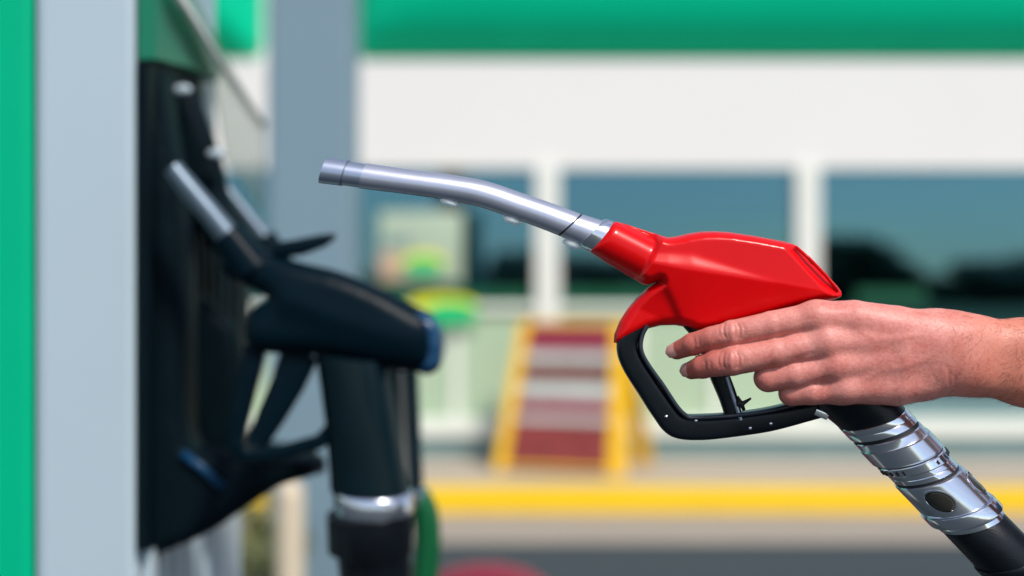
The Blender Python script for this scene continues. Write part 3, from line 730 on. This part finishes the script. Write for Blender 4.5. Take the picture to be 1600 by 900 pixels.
for (x, y) in ((1039, 649), (1085, 655.5), (1169, 667), (1201, 660)):
    v, f = ball(PO(x, y, -20), 0.0013, 12, 8, (1, 0.6, 1)); obj('rivet', v, f, 'chrome', guard)
# trigger lever, hold-open strut and its little latch
tp = catmull([(1082, 500, 0), (1096, 520, 0), (1112, 552, 0), (1124, 586, 0), (1138, 622, 0), (1148, 656, 0)], n=6)
wv = np.interp(np.linspace(0, 5, len(tp)), range(6), [18, 16, 14, 15, 14, 13])
v, f = roundbar(tp, list(wv), 13, 20, 4.0); trg = obj('trigger', v, f, 'black_plastic', nz, sharp=50)
v, f = roundbar([(1133, 588, -14), (1144, 622, -14), (1155, 655, -14)], 3.2, 4, 14, 3); obj('strut', v, f, 'aluminium_dark', trg, sharp=50)
v, f = merge(tube([PO(1148, 630, -16), PO(1160, 628, -16), PO(1171, 621, -15)], [0.0022, 0.0016, 0.0007], 10), tube([PO(1150, 618, -16), PO(1156, 630, -16), PO(1160, 640, -16)], [0.0008, 0.0018, 0.0012], 10))
obj('latch', v, f, 'groove_dark', trg)
v, f = roundbar([(1270, 641, -17), (1289, 649, -17)], 6, 5, 16, 5); obj('guard_bracket', v, f, 'chrome', nz, sharp=50)
# swivel, ring by ring: (left, right) silhouette points
SAG = (3, 6)
AX0, AX1, UH = (1362, 652), (1525, 821), (51.0, -17.8)
def axring(t, g, n=48):
    c = lerp2(AX0, AX1, t); u = (UH[0]*g, UH[1]*g)
    return skew_ring((c[0]-u[0], c[1]-u[1]), (c[0]+u[0], c[1]+u[1]), 52*g, (SAG[0]*g, SAG[1]*g), n)
def swivel(name, prof, m_, par=nz):
    v, f = loft([axring(t, g) for t, g in prof], True); return obj(name, v, f, m_, par, sharp=28)
swivel('swivel_sleeve', [(-0.42, 1.12), (-0.2, 1.10), (-0.05, 1.0), (-0.001, 0.98)], 'black_plastic')
swivel('swivel_ring', [(0.0, 0.97), (0.006, 0.995), (0.05, 0.995), (0.056, 0.985), (0.062, 0.995), (0.106, 0.995), (0.112, 0.97)], 'chrome')
swivel('groove', [(0.110, 0.955), (0.140, 0.955)], 'groove_dark')
nut = swivel('swivel_nut', [(0.138, 0.965), (0.144, 0.99), (0.20, 0.99), (0.206, 1.0), (0.212, 1.035), (0.336, 1.035), (0.345, 1.0), (0.352, 0.975)], 'chrome_satin')
swivel('groove', [(0.350, 0.965), (0.364, 0.965)], 'groove_dark')
swivel('notched_ring', [(0.362, 0.97), (0.368, 0.995), (0.424, 0.995), (0.430, 0.97)], 'chrome')
for k in range(15):
    deg = 8+k*12
    if 62 < deg < 112: continue
    a = math.radians(deg); c = lerp2(AX0, AX1, 0.397); g = 0.985
    x, y, z = c[0]-UH[0]*g*math.cos(a)+SAG[0]*math.sin(a), c[1]-UH[1]*g*math.cos(a)+SAG[1]*math.sin(a), -52*g*math.sin(a)
    v, f = tube([PO(x-2.4, y-2.6, z), PO(x+2.4, y+2.6, z)], 0.0011, 8); obj('notch', v, f, 'groove_dark', nut, sharp=50)
swivel('swivel_barrel', [(0.432, 0.925), (0.436, 0.935), (0.47, 0.935), (0.474, 0.925), (0.478, 0.935), (0.512, 0.935), (0.516, 0.92)], 'chrome')
swivel('groove', [(0.514, 0.91), (0.540, 0.91)], 'groove_dark')
slv = swivel('swivel_housing', [(0.536, 0.95), (0.542, 0.985), (0.556, 1.0), (0.80, 1.0), (0.806, 0.985), (0.81, 0.97)], 'chrome_satin')
swivel('swivel_collar', [(0.808, 0.99), (0.814, 1.05), (0.822, 1.06), (0.896, 1.06), (0.904, 1.05), (0.912, 1.0)], 'chrome')
swivel('groove', [(0.911, 0.92), (0.924, 0.92)], 'groove_dark')
swivel('hose_ring', [(0.920, 0.92), (0.926, 0.94), (0.958, 0.94), (0.964, 0.92)], 'chrome')
# sight windows in the housing
def housing_pt(t, a, g=1.0):
    c = lerp2(AX0, AX1, 0.55+0.25*t)
    return PO(c[0]+UH[0]*g*math.cos(a)+SAG[0]*math.sin(a), c[1]+UH[1]*g*math.cos(a)+SAG[1]*math.sin(a), -52*g*math.sin(a))
for ac in (math.radians(112), math.radians(22)):
    def ov(k, g, n=28):
        return [housing_pt(0.47+0.36*k*math.sin(2*math.pi*j/n), ac+math.radians(20)*k*math.cos(2*math.pi*j/n), g) for j in range(n)]
    v, f = loft([ov(1.16, 1.0), ov(1.14, 1.022), ov(1.0, 1.022), ov(0.98, 1.008)], cap=False); rim = obj('window_rim', v, f, 'chrome', slv, sharp=40)
    v, f = loft([ov(1.0, 1.004), ov(0.8, 1.008), ov(0.5, 1.012), ov(0.2, 1.014)]); obj('sight_glass', v, f, 'glass_dark', slv)
# hose leaving the swivel
v, f = loft([axring(t, g, 36) for t, g in ((0.962, 0.90), (0.968, 0.915), (1.30, 0.93), (1.34, 0.93))]); obj('hose_cuff', v, f, 'black_rubber', nz, sharp=50)
v, f = loft([axring(t, g, 36) for t, g in ((1.30, 0.97), (1.31, 0.99), (1.37, 0.99), (1.38, 0.95))]); obj('cuff_rib', v, f, 'black_rubber', nz, sharp=50)
c = [Vector(PO(1571, 869)), Vector(PO(1640, 941)), Vector(PO(1780, 1130)), Vector(PO(1900, 1500)), Vector(PO(1900, 2200)), Vector(PO(1840, 2900)), Vector((0.35, 1.15, 0.06)), Vector((0.1, 1.4, 0.022)), Vector((-0.2, 1.7, 0.022)), (-0.33, 1.75, 0.05)]
pp = catmull(c, n=10); v, f = tube([tuple(p) for p in pp], 0.0215, 20); obj('hose', v, f, 'black_rubber', nz)

# ------------------------------------------------------------------ the hand and forearm: one continuous skin
def grid_axis(a, b_, st): return np.arange(a, b_, st)
gxs = np.concatenate([np.arange(1016, 1540, 1.8), np.arange(1540, 1700, 4), np.arange(1700, 2800, 10)]).astype(np.float32)
gys = np.concatenate([np.arange(-300, 440, 13), np.arange(440, 660, 1.8), np.arange(660, 780, 6), np.arange(780, 1700, 26)]).astype(np.float32)
gzs = np.concatenate([np.arange(-150, -110, 5), np.arange(-110, 20, 1.8), np.arange(20, 85, 2.6), np.arange(85, 140, 5), np.arange(140, 1000, 13)]).astype(np.float32)
def pc(p):                               # picture position at its own depth -> position in the nozzle plane's units
    x, y, z = p; k = 1+z/F
    return np.array([800+(x-800)*k, 450+(y-450)*k, z], np.float32)
def sl_of(lo, hi):
    out = []
    for g, a, b_ in zip((gxs, gys, gzs), lo, hi):
        i0, i1 = np.searchsorted(g, a), np.searchsorted(g, b_); out.append(slice(max(i0-1, 0), min(i1+1, len(g))))
    return tuple(out)
def new(): return np.full((len(gxs), len(gys), len(gzs)), 60.0, np.float32)
def cone(Fd, a, ra, b_, rb, k=8.0, flat=1.0, raw=False):
    """blend a tapered rounded limb from a to b into the field; flat < 1 makes it thinner in depth"""
    if raw: a, b_ = np.array(a, np.float32), np.array(b_, np.float32)
    else: a, b_ = pc(a), pc(b_)
    R = max(ra, rb)+k+14
    s3 = sl_of(np.minimum(a, b_)-R, np.maximum(a, b_)+R)
    x, y, z = np.meshgrid(gxs[s3[0]], gys[s3[1]], gzs[s3[2]], indexing='ij', sparse=True)
    ab = b_-a; l2 = float(ab@ab)+1e-6
    t = np.clip(((x-a[0])*ab[0]+(y-a[1])*ab[1]+(z-a[2])*ab[2])/l2, 0, 1)
    dz = (z-a[2]-t*ab[2])/flat
    dd = np.sqrt((x-a[0]-t*ab[0])**2+(y-a[1]-t*ab[1])**2+dz**2)-(ra+(rb-ra)*t)
    sub = Fd[s3]; h = np.maximum(k-np.abs(sub-dd), 0)/k
    Fd[s3] = np.minimum(sub, dd)-h*h*k*0.25
def chain(pts, k=9.0):
    Fd = new()
    for (a, ra), (b_, rb) in zip(pts, pts[1:]): cone(Fd, a, ra, b_, rb, k)
    return Fd
def smin(A, B, k):
    h = np.maximum(k-np.abs(A-B), 0)/k
    return np.minimum(A, B)-h*h*k*0.25

fingers = {
 'index':  [((1275, 497, -66), 25), ((1205, 508, -66), 21.0), ((1143, 521, -58), 20.0), ((1112, 529, -48), 17.8), ((1082, 538, -34), 17.0), ((1058, 548, -16), 14.0)],
 'middle': [((1286, 536, -70), 26), ((1212, 551, -70), 22.5), ((1143, 564, -64), 22), ((1118, 568, -54), 20), ((1098, 573, -42), 18.0), ((1081, 578, -22), 14.5)],
 'ring':   [((1300, 573, -68), 24), ((1240, 584, -66), 22.5), ((1200, 590.5, -58), 21.5), ((1198, 592, -20), 18.5), ((1206, 594, 14), 17.0), ((1245, 596, 44), 15.0)],
 'pinky':  [((1316, 606, -62), 23), ((1268, 612, -62), 20.0), ((1236, 615, -55), 18.5), ((1234, 616, -20), 15.5), ((1244, 618, 12), 14.5), ((1282, 618, 38), 13.0)],
}
FF = None
for nm, ch in fingers.items():
    Fd = chain(ch, 3)
    FF = Fd if FF is None else smin(FF, Fd, 2.5)
palm = None
for ch in ([((1275, 497, -68), 25), ((1335, 501, -66), 31), ((1400, 513, -62), 34), ((1478, 531, -50), 40)],
           [((1290, 534, -72), 25.5), ((1400, 535, -66), 31), ((1480, 545, -50), 38)],
           [((1304, 571, -70), 25), ((1405, 562, -62), 33), ((1482, 560, -48), 38)],
           [((1318, 604, -62), 26.5), ((1400, 597, -52), 36), ((1440, 590, -48), 36), ((1486, 573, -46), 36)]):
    Fd = chain(ch, 3); palm = Fd if palm is None else smin(palm, Fd, 13)
# knuckle heads, slightly proud
for c, r in (((1278, 495, -76), 15.5), ((1294, 531, -81), 16.5), ((1308, 568, -79), 15.5), ((1322, 602, -70), 15)): cone(palm, c, r, (c[0]+14, c[1]+1, c[2]+2), r-1, 14)
# thumb on the far side
th = chain([((1440, 528, -26), 32), ((1392, 514, 12), 28), ((1340, 508, 46), 23), ((1290, 510, 64), 20), ((1262, 514, 66), 18.5), ((1230, 522, 58), 15)], 12)
palm = smin(palm, th, 24)
cone(palm, (1390, 516, -36), 24, (1440, 526, -10), 28, 20)
# extensor tendons, faint
# wrist and forearm
arm = new()
for a, ra, b_, rb in (((1470, 532, -50), 40, (1520, 539, -46), 40.5), ((1520, 539, -46), 40.5, (1600, 547, -44), 43.5), ((1600, 547, -44), 43.5, (1850, 590, -38), 66), ((1850, 590, -38), 66, (2110, 650, -30), 72),
                      ((1470, 564, -48), 37, (1520, 575, -46), 37.5), ((1520, 575, -46), 37.5, (1600, 589, -44), 40), ((1600, 589, -44), 40, (1850, 640, -38), 58), ((1850, 640, -38), 58, (2120, 665, -30), 66),
                      ):
    cone(arm, a, ra, b_, rb, 26, 0.86)
# upper arm, shoulders, trunk, neck and head go on from the elbow, out of the picture to the right
U = F/HERO
def bp_(x, y, z): return (800+x*U, 450+(CAMZ-z)*U, (y-HERO)*U)
for a, ra, b_, rb in (((0.592, 1.018, 1.352), .034, (0.70, 1.03, 1.385), .046), ((0.70, 1.03, 1.385), .046, (0.84, 1.06, 1.425), .056), ((0.84, 1.06, 1.425), .056, (0.86, 1.24, 1.44), .075),
                      ((0.86, 1.24, 1.44), .075, (0.84, 1.42, 1.425), .056), ((0.84, 1.42, 1.425), .050, (0.92, 1.47, 1.17), .040), ((0.92, 1.47, 1.17), .040, (0.87, 1.42, 0.96), .028),
                      ((0.86, 1.17, 1.40), .085, (0.87, 1.18, 1.05), .08), ((0.86, 1.31, 1.40), .085, (0.87, 1.30, 1.05), .08),
                      ((0.855, 1.24, 1.46), .060, (0.825, 1.24, 1.59), .052), ((0.822, 1.24, 1.665), .086, (0.805, 1.24, 1.67), .084), ((0.785, 1.24, 1.64), .068, (0.762, 1.24, 1.575), .040),
                      ((0.716, 1.24, 1.655), .008, (0.702, 1.24, 1.622), .013), ((0.735, 1.225, 1.578), .014, (0.735, 1.255, 1.578), .014), ((0.728, 1.20, 1.668), .012, (0.728, 1.28, 1.668), .012),
                      ((0.825, 1.155, 1.655), .012, (0.828, 1.157, 1.625), .010), ((0.825, 1.325, 1.655), .012, (0.828, 1.323, 1.625), .010)):
    cone(arm, bp_(*a), ra*U, bp_(*b_), rb*U, 14 if ra > 0.03 else 6, 1.0, True)
SK = smin(smin(FF, palm, 13), arm, 30)
# creases: small grooves pressed into the camera-side skin
def groove(pts, depth, wdt, zmax=-38):
    """press a line into the skin that faces the camera"""
    pts = [np.array(p, np.float32) for p in pts]; best = None
    A_ = np.array(pts); R_ = wdt*3
    s3 = sl_of((A_[:, 0].min()-R_, A_[:, 1].min()-R_, -150), (A_[:, 0].max()+R_, A_[:, 1].max()+R_, zmax))
    x, y = np.meshgrid(gxs[s3[0]], gys[s3[1]], indexing='ij')
    d_ = segdist(x, y, A_, False); tx = np.clip(segdist(x, y, [A_[0], A_[0]+1e-3], False)/(wdt*3), 0, 1)*np.clip(segdist(x, y, [A_[-1], A_[-1]+1e-3], False)/(wdt*3), 0, 1)
    fz_ = 1/(1+np.exp((gzs[s3[2]]-(zmax-8))/4.0))
    SK[s3] += ((depth*np.exp(-d_**2/(wdt*wdt))*tx)[:, :, None]*fz_[None, None, :]).astype(np.float32)
K2 = lambda p: (800+(p[0]-800)*0.967, 450+(p[1]-450)*0.967)
def gl(pts, depth, wdt): groove([K2(p) for p in pts], depth, wdt)
for cx, cy_, ln in ((1143, 517, 15), (1141, 563, 16)):
    for off, dep in ((-17, 1.2), (-10, 2.6), (-4, 1.5), (3, 1.5), (10, 2.6), (17, 1.2)):
        bow = -4 if off < 0 else 4
        gl([(cx+off*0.7, cy_-ln), (cx+off+bow*0.5, cy_-5), (cx+off+bow*0.5, cy_+5), (cx+off*0.7, cy_+ln)], dep, 2.0)
for cx, cy_ in ((1090, 534), (1106, 571)):
    for off in (-4, 3): gl([(cx+off, cy_-10), (cx+off+2, cy_), (cx+off+1, cy_+10)], 1.6, 1.9)
gl([(1470, 566), (1478, 584), (1480, 606)], 0.9, 2.6); gl([(1484, 578), (1488, 594), (1486, 612)], 0.8, 2.4); gl([(1452, 580), (1458, 594), (1458, 606)], 0.5, 2.6)
gl([(1205, 527), (1232, 520), (1262, 512)], 1.2, 4.0); gl([(1228, 564), (1252, 556), (1272, 548)], 1.2, 4.0); gl([(1258, 600), (1280, 594), (1296, 586)], 1.2, 4.0)
for a, b_ in (((1296, 512), (1420, 522)), ((1308, 550), (1420, 545)), ((1320, 586), (1410, 566))): gl([a, lerp2(a, b_, 0.5), b_], 0.9, 10.0)
for pts in (((1330, 512), (1362, 530), (1395, 528), (1440, 520)), ((1338, 596), (1372, 578), (1410, 572), (1450, 556))): gl(pts, -0.6, 4.5)
# a little lumpiness so that nothing is a perfect cone
gx3, gy3, gz3 = np.meshgrid(gxs, gys, gzs, indexing='ij', sparse=True)
SK += (0.4*np.sin(gx3/17+gy3/23)*np.sin(gy3/14-gz3/19)+0.2*np.sin(gx3/9.0-gy3/11)*np.sin(gz3/10)).astype(np.float32)

def surface_nets(Fd, xs, ys, zs):
    ins = Fd < 0; nx, ny, nz_ = Fd.shape
    acc = np.zeros((nx-1, ny-1, nz_-1, 3), np.float32); cnt = np.zeros((nx-1, ny-1, nz_-1), np.int16)
    G = (xs, ys, zs); edges = []
    for axis in range(3):
        lo = [slice(None)]*3; hi = [slice(None)]*3; lo[axis] = slice(0, -1); hi[axis] = slice(1, None)
        cr = ins[tuple(lo)] != ins[tuple(hi)]; idx = np.argwhere(cr)
        va = Fd[tuple(lo)][cr]; vb = Fd[tuple(hi)][cr]; t = va/(va-vb)
        pos = np.stack([G[a][idx[:, a]] for a in range(3)], 1)
        pos[:, axis] += t*(G[axis][idx[:, axis]+1]-G[axis][idx[:, axis]])
        o1, o2 = [a for a in range(3) if a != axis]
        for d1 in (0, -1):
            for d2 in (0, -1):
                c = idx.copy(); c[:, o1] += d1; c[:, o2] += d2
                ok = (c >= 0).all(1) & (c[:, 0] < nx-1) & (c[:, 1] < ny-1) & (c[:, 2] < nz_-1)
                c2 = c[ok]; np.add.at(acc, (c2[:, 0], c2[:, 1], c2[:, 2]), pos[ok]); np.add.at(cnt, (c2[:, 0], c2[:, 1], c2[:, 2]), 1)
        edges.append((axis, o1, o2, idx, ins[tuple(lo)][cr]))
    act = cnt > 0; vid = np.full(cnt.shape, -1, np.int64); vid[act] = np.arange(act.sum())
    V = acc[act]/cnt[act][:, None]; Q = []
    for axis, o1, o2, idx, fl_ in edges:
        ok = (idx[:, o1] > 0) & (idx[:, o2] > 0) & (idx[:, o1] < Fd.shape[o1]-1) & (idx[:, o2] < Fd.shape[o2]-1)
        idx, fl_ = idx[ok], fl_[ok]
        def at(d1, d2):
            c = idx.copy(); c[:, o1] += d1; c[:, o2] += d2; return vid[c[:, 0], c[:, 1], c[:, 2]]
        q = np.stack([at(-1, -1), at(0, -1), at(0, 0), at(-1, 0)], 1)
        Q.append(np.where(fl_[:, None], q, q[:, ::-1]))
    Q = np.concatenate(Q); return V, Q[(Q >= 0).all(1)]
HV, HQ = surface_nets(SK, gxs, gys, gzs)
sc = HERO/F
HW = np.stack([(HV[:, 0]-800)*sc, HERO+HV[:, 2]*sc, CAMZ-(HV[:, 1]-450)*sc], 1)
person = thing('person', 'bare hand and forearm gripping the red nozzle from the right', 'person', PO(1480, 548, -48))
po_ = np.array(ORI[person])
me = bpy.data.meshes.new('body')
me.vertices.add(len(HW)); me.vertices.foreach_set('co', (HW-po_).astype(np.float32).ravel())
me.loops.add(len(HQ)*4); me.loops.foreach_set('vertex_index', HQ.astype(np.int32).ravel())
me.polygons.add(len(HQ)); me.polygons.foreach_set('loop_start', np.arange(0, len(HQ)*4, 4, dtype=np.int32))
me.update(calc_edges=True); me.validate()
bm = bmesh.new(); bm.from_mesh(me)
bmesh.ops.recalc_face_normals(bm, faces=bm.faces)
bmesh.ops.smooth_vert(bm, verts=bm.verts, factor=0.4, use_axis_x=True, use_axis_y=True, use_axis_z=True)
bm.to_mesh(me); bm.free()
me.polygons.foreach_set('use_smooth', [True]*len(me.polygons))
# natural flush: fingertips and knuckles redder, forearm a little more tanned
fx, fy, fz = HV[:, 0], HV[:, 1], HV[:, 2]
fl_ = np.zeros(len(HV))
for (c, r, a) in (((1050, 548, -20), 85, 0.8), ((1072, 578, -28), 80, 0.8), ((1178, 592, -50), 40, 0.45), ((1215, 618, -50), 40, 0.5),
                  ((1143, 520, -70), 22, 0.3), ((1143, 565, -75), 22, 0.3), ((1274, 488, -90), 20, 0.15), ((1292, 528, -95), 20, 0.2), ((1306, 566, -95), 20, 0.2)):
    c = pc(c); fl_ = np.maximum(fl_, a*np.exp(-((fx-c[0])**2+(fy-c[1])**2+(fz-c[2])**2)/(r*r)))
if len(me.vertices) == len(HV):
    A = me.attributes.new('flush', 'FLOAT', 'POINT'); A.data.foreach_set('value', fl_.astype(np.float32))
    A = me.attributes.new('tan', 'FLOAT', 'POINT'); A.data.foreach_set('value', (0.8/(1+np.exp(-(fx-1500)/30))).astype(np.float32))
me.materials.append(M('skin'))
hand = bpy.data.objects.new('body', me); COL.objects.link(hand); hand.parent = person; ORI[hand] = ORI[person]
# fine hair on the back of the hand and the forearm
rgh = np.random.RandomState(5); nrm = np.empty(len(me.vertices)*3, np.float32); me.vertices.foreach_get('normal', nrm); nrm = nrm.reshape(-1, 3)
cand = np.where((fx > 1360) & (fx < 1900) & (fz < 0) & (nrm[:, 1] < -0.05))[0]
wgt = np.clip((fx[cand]-1360)/150, 0.1, 1)*np.where(fx[cand] > 1540, 5.0, 1.0); pick = rgh.choice(cand, 1000, p=wgt/wgt.sum())
hv_, hf_ = [], []
for i in pick:
    p = HW[i]; n_ = nrm[i]; d_ = np.array([-0.55+0.5*rgh.randn(), 0.0, -0.75+0.4*rgh.randn()]); d_ -= n_*(d_@n_); d_ /= np.linalg.norm(d_)
    l_ = rgh.uniform(0.004, 0.009); w_ = np.cross(d_, n_)*0.00004; k = len(hv_)
    hv_ += [tuple(p-w_), tuple(p+w_), tuple(p+d_*l_*0.6+n_*l_*0.12+w_*0.7), tuple(p+d_*l_+n_*l_*0.16), tuple(p+d_*l_*0.6+n_*l_*0.12-w_*0.7)]; hf_.append((k, k+1, k+2, k+3, k+4))
obj('arm_hair', hv_, hf_, 'arm_hair', person, smooth=False, kind='stuff')
# fingernails
for nm in ('index', 'middle', 'ring', 'pinky'):
    ch = fingers[nm]; a = Vector(pc(ch[-2][0])); b_ = Vector(pc(ch[-1][0])); r = ch[-1][1]
    d = (b_-a).normalized()
    ref = Vector((-0.35, -0.25, -1)) if nm in ('index', 'middle') else Vector((-0.2, 0, 1))
    n = (ref-d*ref.dot(d)).normalized(); u = d.cross(n)
    rings = []
    for i in range(8):
        t = -1+2*i/7; row = []
        for j in range(9):
            q = -1+2*j/8
            wd = r*0.66*math.sqrt(max(0.02, 1-abs(t)**3.2))
            rad = r*(1.03 if t < 0 else 1.03-0.10*t*t)
            an = q*wd/r*1.25
            row.append(b_+d*(t*r*0.78+2.5)+(n*math.cos(an)+u*math.sin(an))*rad)
        rings.append(row)
    V = [p for rw in rings for p in rw]; k = len(V)
    V2 = [p-n*1.6 for p in V]
    Fc = []
    for i in range(7):
        for j in range(8):
            q = (i*9+j, i*9+j+1, (i+1)*9+j+1, (i+1)*9+j); Fc.append(q); Fc.append(tuple(x+k for x in reversed(q)))
    for i in range(7):
        Fc.append((i*9, (i+1)*9, (i+1)*9+k, i*9+k)); Fc.append((i*9+8, i*9+8+k, (i+1)*9+8+k, (i+1)*9+8))
    for j in range(8):
        Fc.append((j, j+k, j+1+k, j+1)); Fc.append((63+j, 63+j+1, 63+j+1+k, 63+j+k))
    obj('fingernail', [PO(p[0], p[1], p[2]) for p in V+V2], Fc, 'nail', hand, sharp=60)
# clothes, hair and shoes of the person standing right of the picture
def cloth(name, prims, m_, k, step=0.012, par=None):
    P_ = np.array([p for a, ra, b_, rb in prims for p in (a, b_)]); rm = max(max(p[1], p[3]) for p in prims)+0.05
    ax_ = [np.arange(P_[:, i].min()-rm, P_[:, i].max()+rm, step) for i in range(3)]
    x, y, z = np.meshgrid(*ax_, indexing='ij', sparse=True); Fd = None
    for a, ra, b_, rb in prims:
        a, b_ = np.array(a), np.array(b_); ab = b_-a
        t = np.clip(((x-a[0])*ab[0]+(y-a[1])*ab[1]+(z-a[2])*ab[2])/(ab@ab+1e-9), 0, 1)
        dd = np.sqrt((x-a[0]-t*ab[0])**2+(y-a[1]-t*ab[1])**2+(z-a[2]-t*ab[2])**2)-(ra+(rb-ra)*t)
        Fd = dd if Fd is None else smin(Fd, dd, k)
    Fd = Fd+0.003*np.sin(x*40+z*31)*np.sin(y*37-z*23)
    V, Q = surface_nets(Fd.astype(np.float32), *[g.astype(np.float32) for g in ax_])
    return obj(name, V, Q.tolist(), m_, par or person)
cloth('shirt', [((0.745, 1.035, 1.397), .066, (0.84, 1.06, 1.428), .074), ((0.84, 1.06, 1.428), .072, (0.862, 1.24, 1.445), .088), ((0.862, 1.24, 1.445), .088, (0.84, 1.42, 1.428), .072),
                ((0.84, 1.42, 1.428), .070, (0.885, 1.45, 1.29), .064), ((0.862, 1.165, 1.40), .100, (0.872, 1.175, 1.0), .100), ((0.862, 1.315, 1.40), .100, (0.872, 1.305, 1.0), .100),
                ((0.872, 1.175, 1.0), .104, (0.872, 1.305, 0.93), .108), ((0.872, 1.305, 1.0), .104, (0.872, 1.175, 0.93), .108)], 'sleeve_cloth', 0.03)
cloth('trousers', [((0.872, 1.17, 0.98), .098, (0.875, 1.15, 0.88), .105), ((0.872, 1.31, 0.98), .098, (0.875, 1.33, 0.88), .105), ((0.872, 1.17, 0.95), .10, (0.872, 1.31, 0.95), .10),
                   ((0.875, 1.15, 0.88), .095, (0.865, 1.14, 0.50), .068), ((0.865, 1.14, 0.50), .068, (0.89, 1.135, 0.10), .058),
                   ((0.875, 1.33, 0.88), .095, (0.865, 1.345, 0.50), .068), ((0.865, 1.345, 0.50), .068, (0.89, 1.35, 0.10), .058)], 'trouser_cloth', 0.03)
for yy in (1.13, 1.355):
    cloth('shoe', [((0.90, yy, 0.052), .045, (0.80, yy, 0.046), .044), ((0.80, yy, 0.046), .044, (0.70, yy, 0.036), .034)], 'black_rubber', 0.01, 0.008)
cloth('hair', [((0.845, 1.24, 1.69), .090, (0.80, 1.24, 1.712), .078), ((0.862, 1.24, 1.64), .076, (0.85, 1.24, 1.70), .088)], 'hair_brown', 0.02, 0.008)
for yy in (1.21, 1.27):
    v, f = ball((0.729, yy, 1.648), 0.0125, 14, 10); ey = obj('eye', v, f, 'frame_white', hand)
    v, f = ball((0.7185, yy, 1.647), 0.0052, 10, 8); obj('iris', v, f, 'interior_brown', person)

# ------------------------------------------------------------------ trees behind the camera, mirrored in the shop windows
def tree_mesh(seed):
    rg = random.Random(seed)
    tr = tube([(0, 0, 0), (0.05, 0, 1.0), (0.02, 0.05, 2.4), (0.1, 0, 3.6)], [0.17, 0.13, 0.09, 0.03], 10)
    lb = []
    for k in range(5):
        a = k*1.3+seed; lb.append(tube([(0.03, 0, 1.3+0.3*k), (math.cos(a)*0.6, math.sin(a)*0.6, 2.0+0.3*k), (math.cos(a)*1.2, math.sin(a)*1.2, 2.5+0.3*k)], [0.06, 0.04, 0.015], 6))
    trunk = merge(tr, *lb)
    blobs = [leafball((rg.uniform(-1.3, 1.3), rg.uniform(-1.2, 1.2), rg.uniform(1.6, 4.0)), rg.uniform(0.95, 1.4), 800, 0.34, seed*10+k, (1, 1, 0.85)) for k in range(8)]
    return trunk, merge(*blobs)
protos = []
for sd_ in (1, 2):
    (tv, tf), (lv, lf) = tree_mesh(sd_)
    pr = []
    for nme, vv, ff, mm in (('trunk', tv, tf, 'bark'), ('crown', lv, lf, 'tree_leaf')):
        me = bpy.data.meshes.new(nme); me.from_pydata([tuple(p) for p in vv], [], [tuple(q) for q in ff]); me.materials.append(M(mm)); pr.append(me)
    protos.append(pr)
spots = [(28.6, -92, 1.05, 'tallest round tree mirrored at the left of the right window'), (31.5, -96, 0.72, 'low tree mirrored just right of the tallest one'), (37, -90, 0.70, 'low tree mirrored in the middle of the right window'),
         (42, -95, 0.80, 'dark tree mirrored near the right edge of the right window'), (48, -90, 0.8, 'dark tree mirrored at the far right edge'), (19, -94, 0.78, 'dark tree mirrored behind the red nozzle body'),
         (12.5, -92, 0.86, 'dark tree mirrored in the middle window above the red neck'), (6.0, -95, 0.80, 'dark tree mirrored at the left of the middle window'), (0, -92, 0.85, 'dark tree mirrored beside the white mullion'),
         (-6, -94, 0.8, 'dark tree mirrored beside the window poster'), (23.0, -97, 0.75, 'dark tree mirrored beside the right white mullion')]
for i, (x, y, k, lab) in enumerate(spots):
    t = thing('tree', lab, 'tree', (x, y, 0), 'trees behind the viewer mirrored in the shop windows')
    t.scale = (k*2.2, k*2.2, k*1.15); t.rotation_euler.z = i*1.1
    for me in protos[i % 2]:
        o = bpy.data.objects.new(me.name, me); COL.objects.link(o); o.parent = t

# clipped hedge closing the view behind the viewer, seen under the mirrored crowns
hedge = thing('hedge', 'long dark hedge mirrored low in the windows beneath the trees', 'hedge', (22, -99, 0))
hv_, hf_ = [], []
for i in range(9000):
    p = Vector((22+random.uniform(-40, 40), -99+random.uniform(-0.9, 0.9), random.uniform(0.05, 2.5)+random.gauss(0, 0.12)))
    t = Vector((random.gauss(0, 1), random.gauss(0, 1), random.gauss(0, 1))).normalized(); b_ = t.cross(Vector((0.3, 1, 0.2))).normalized(); k = len(hv_)
    hv_ += [tuple(p-t*0.2), tuple(p+b_*0.11), tuple(p+t*0.2), tuple(p-b_*0.11)]; hf_.append((k, k+1, k+2, k+3))
obj('foliage', hv_, hf_, 'tree_leaf', hedge, smooth=False)
v, f = box(-18, 62, -99.6, -98.4, 0.0, 2.2); obj('hedge_core', v, f, 'tree_leaf', hedge, smooth=False)
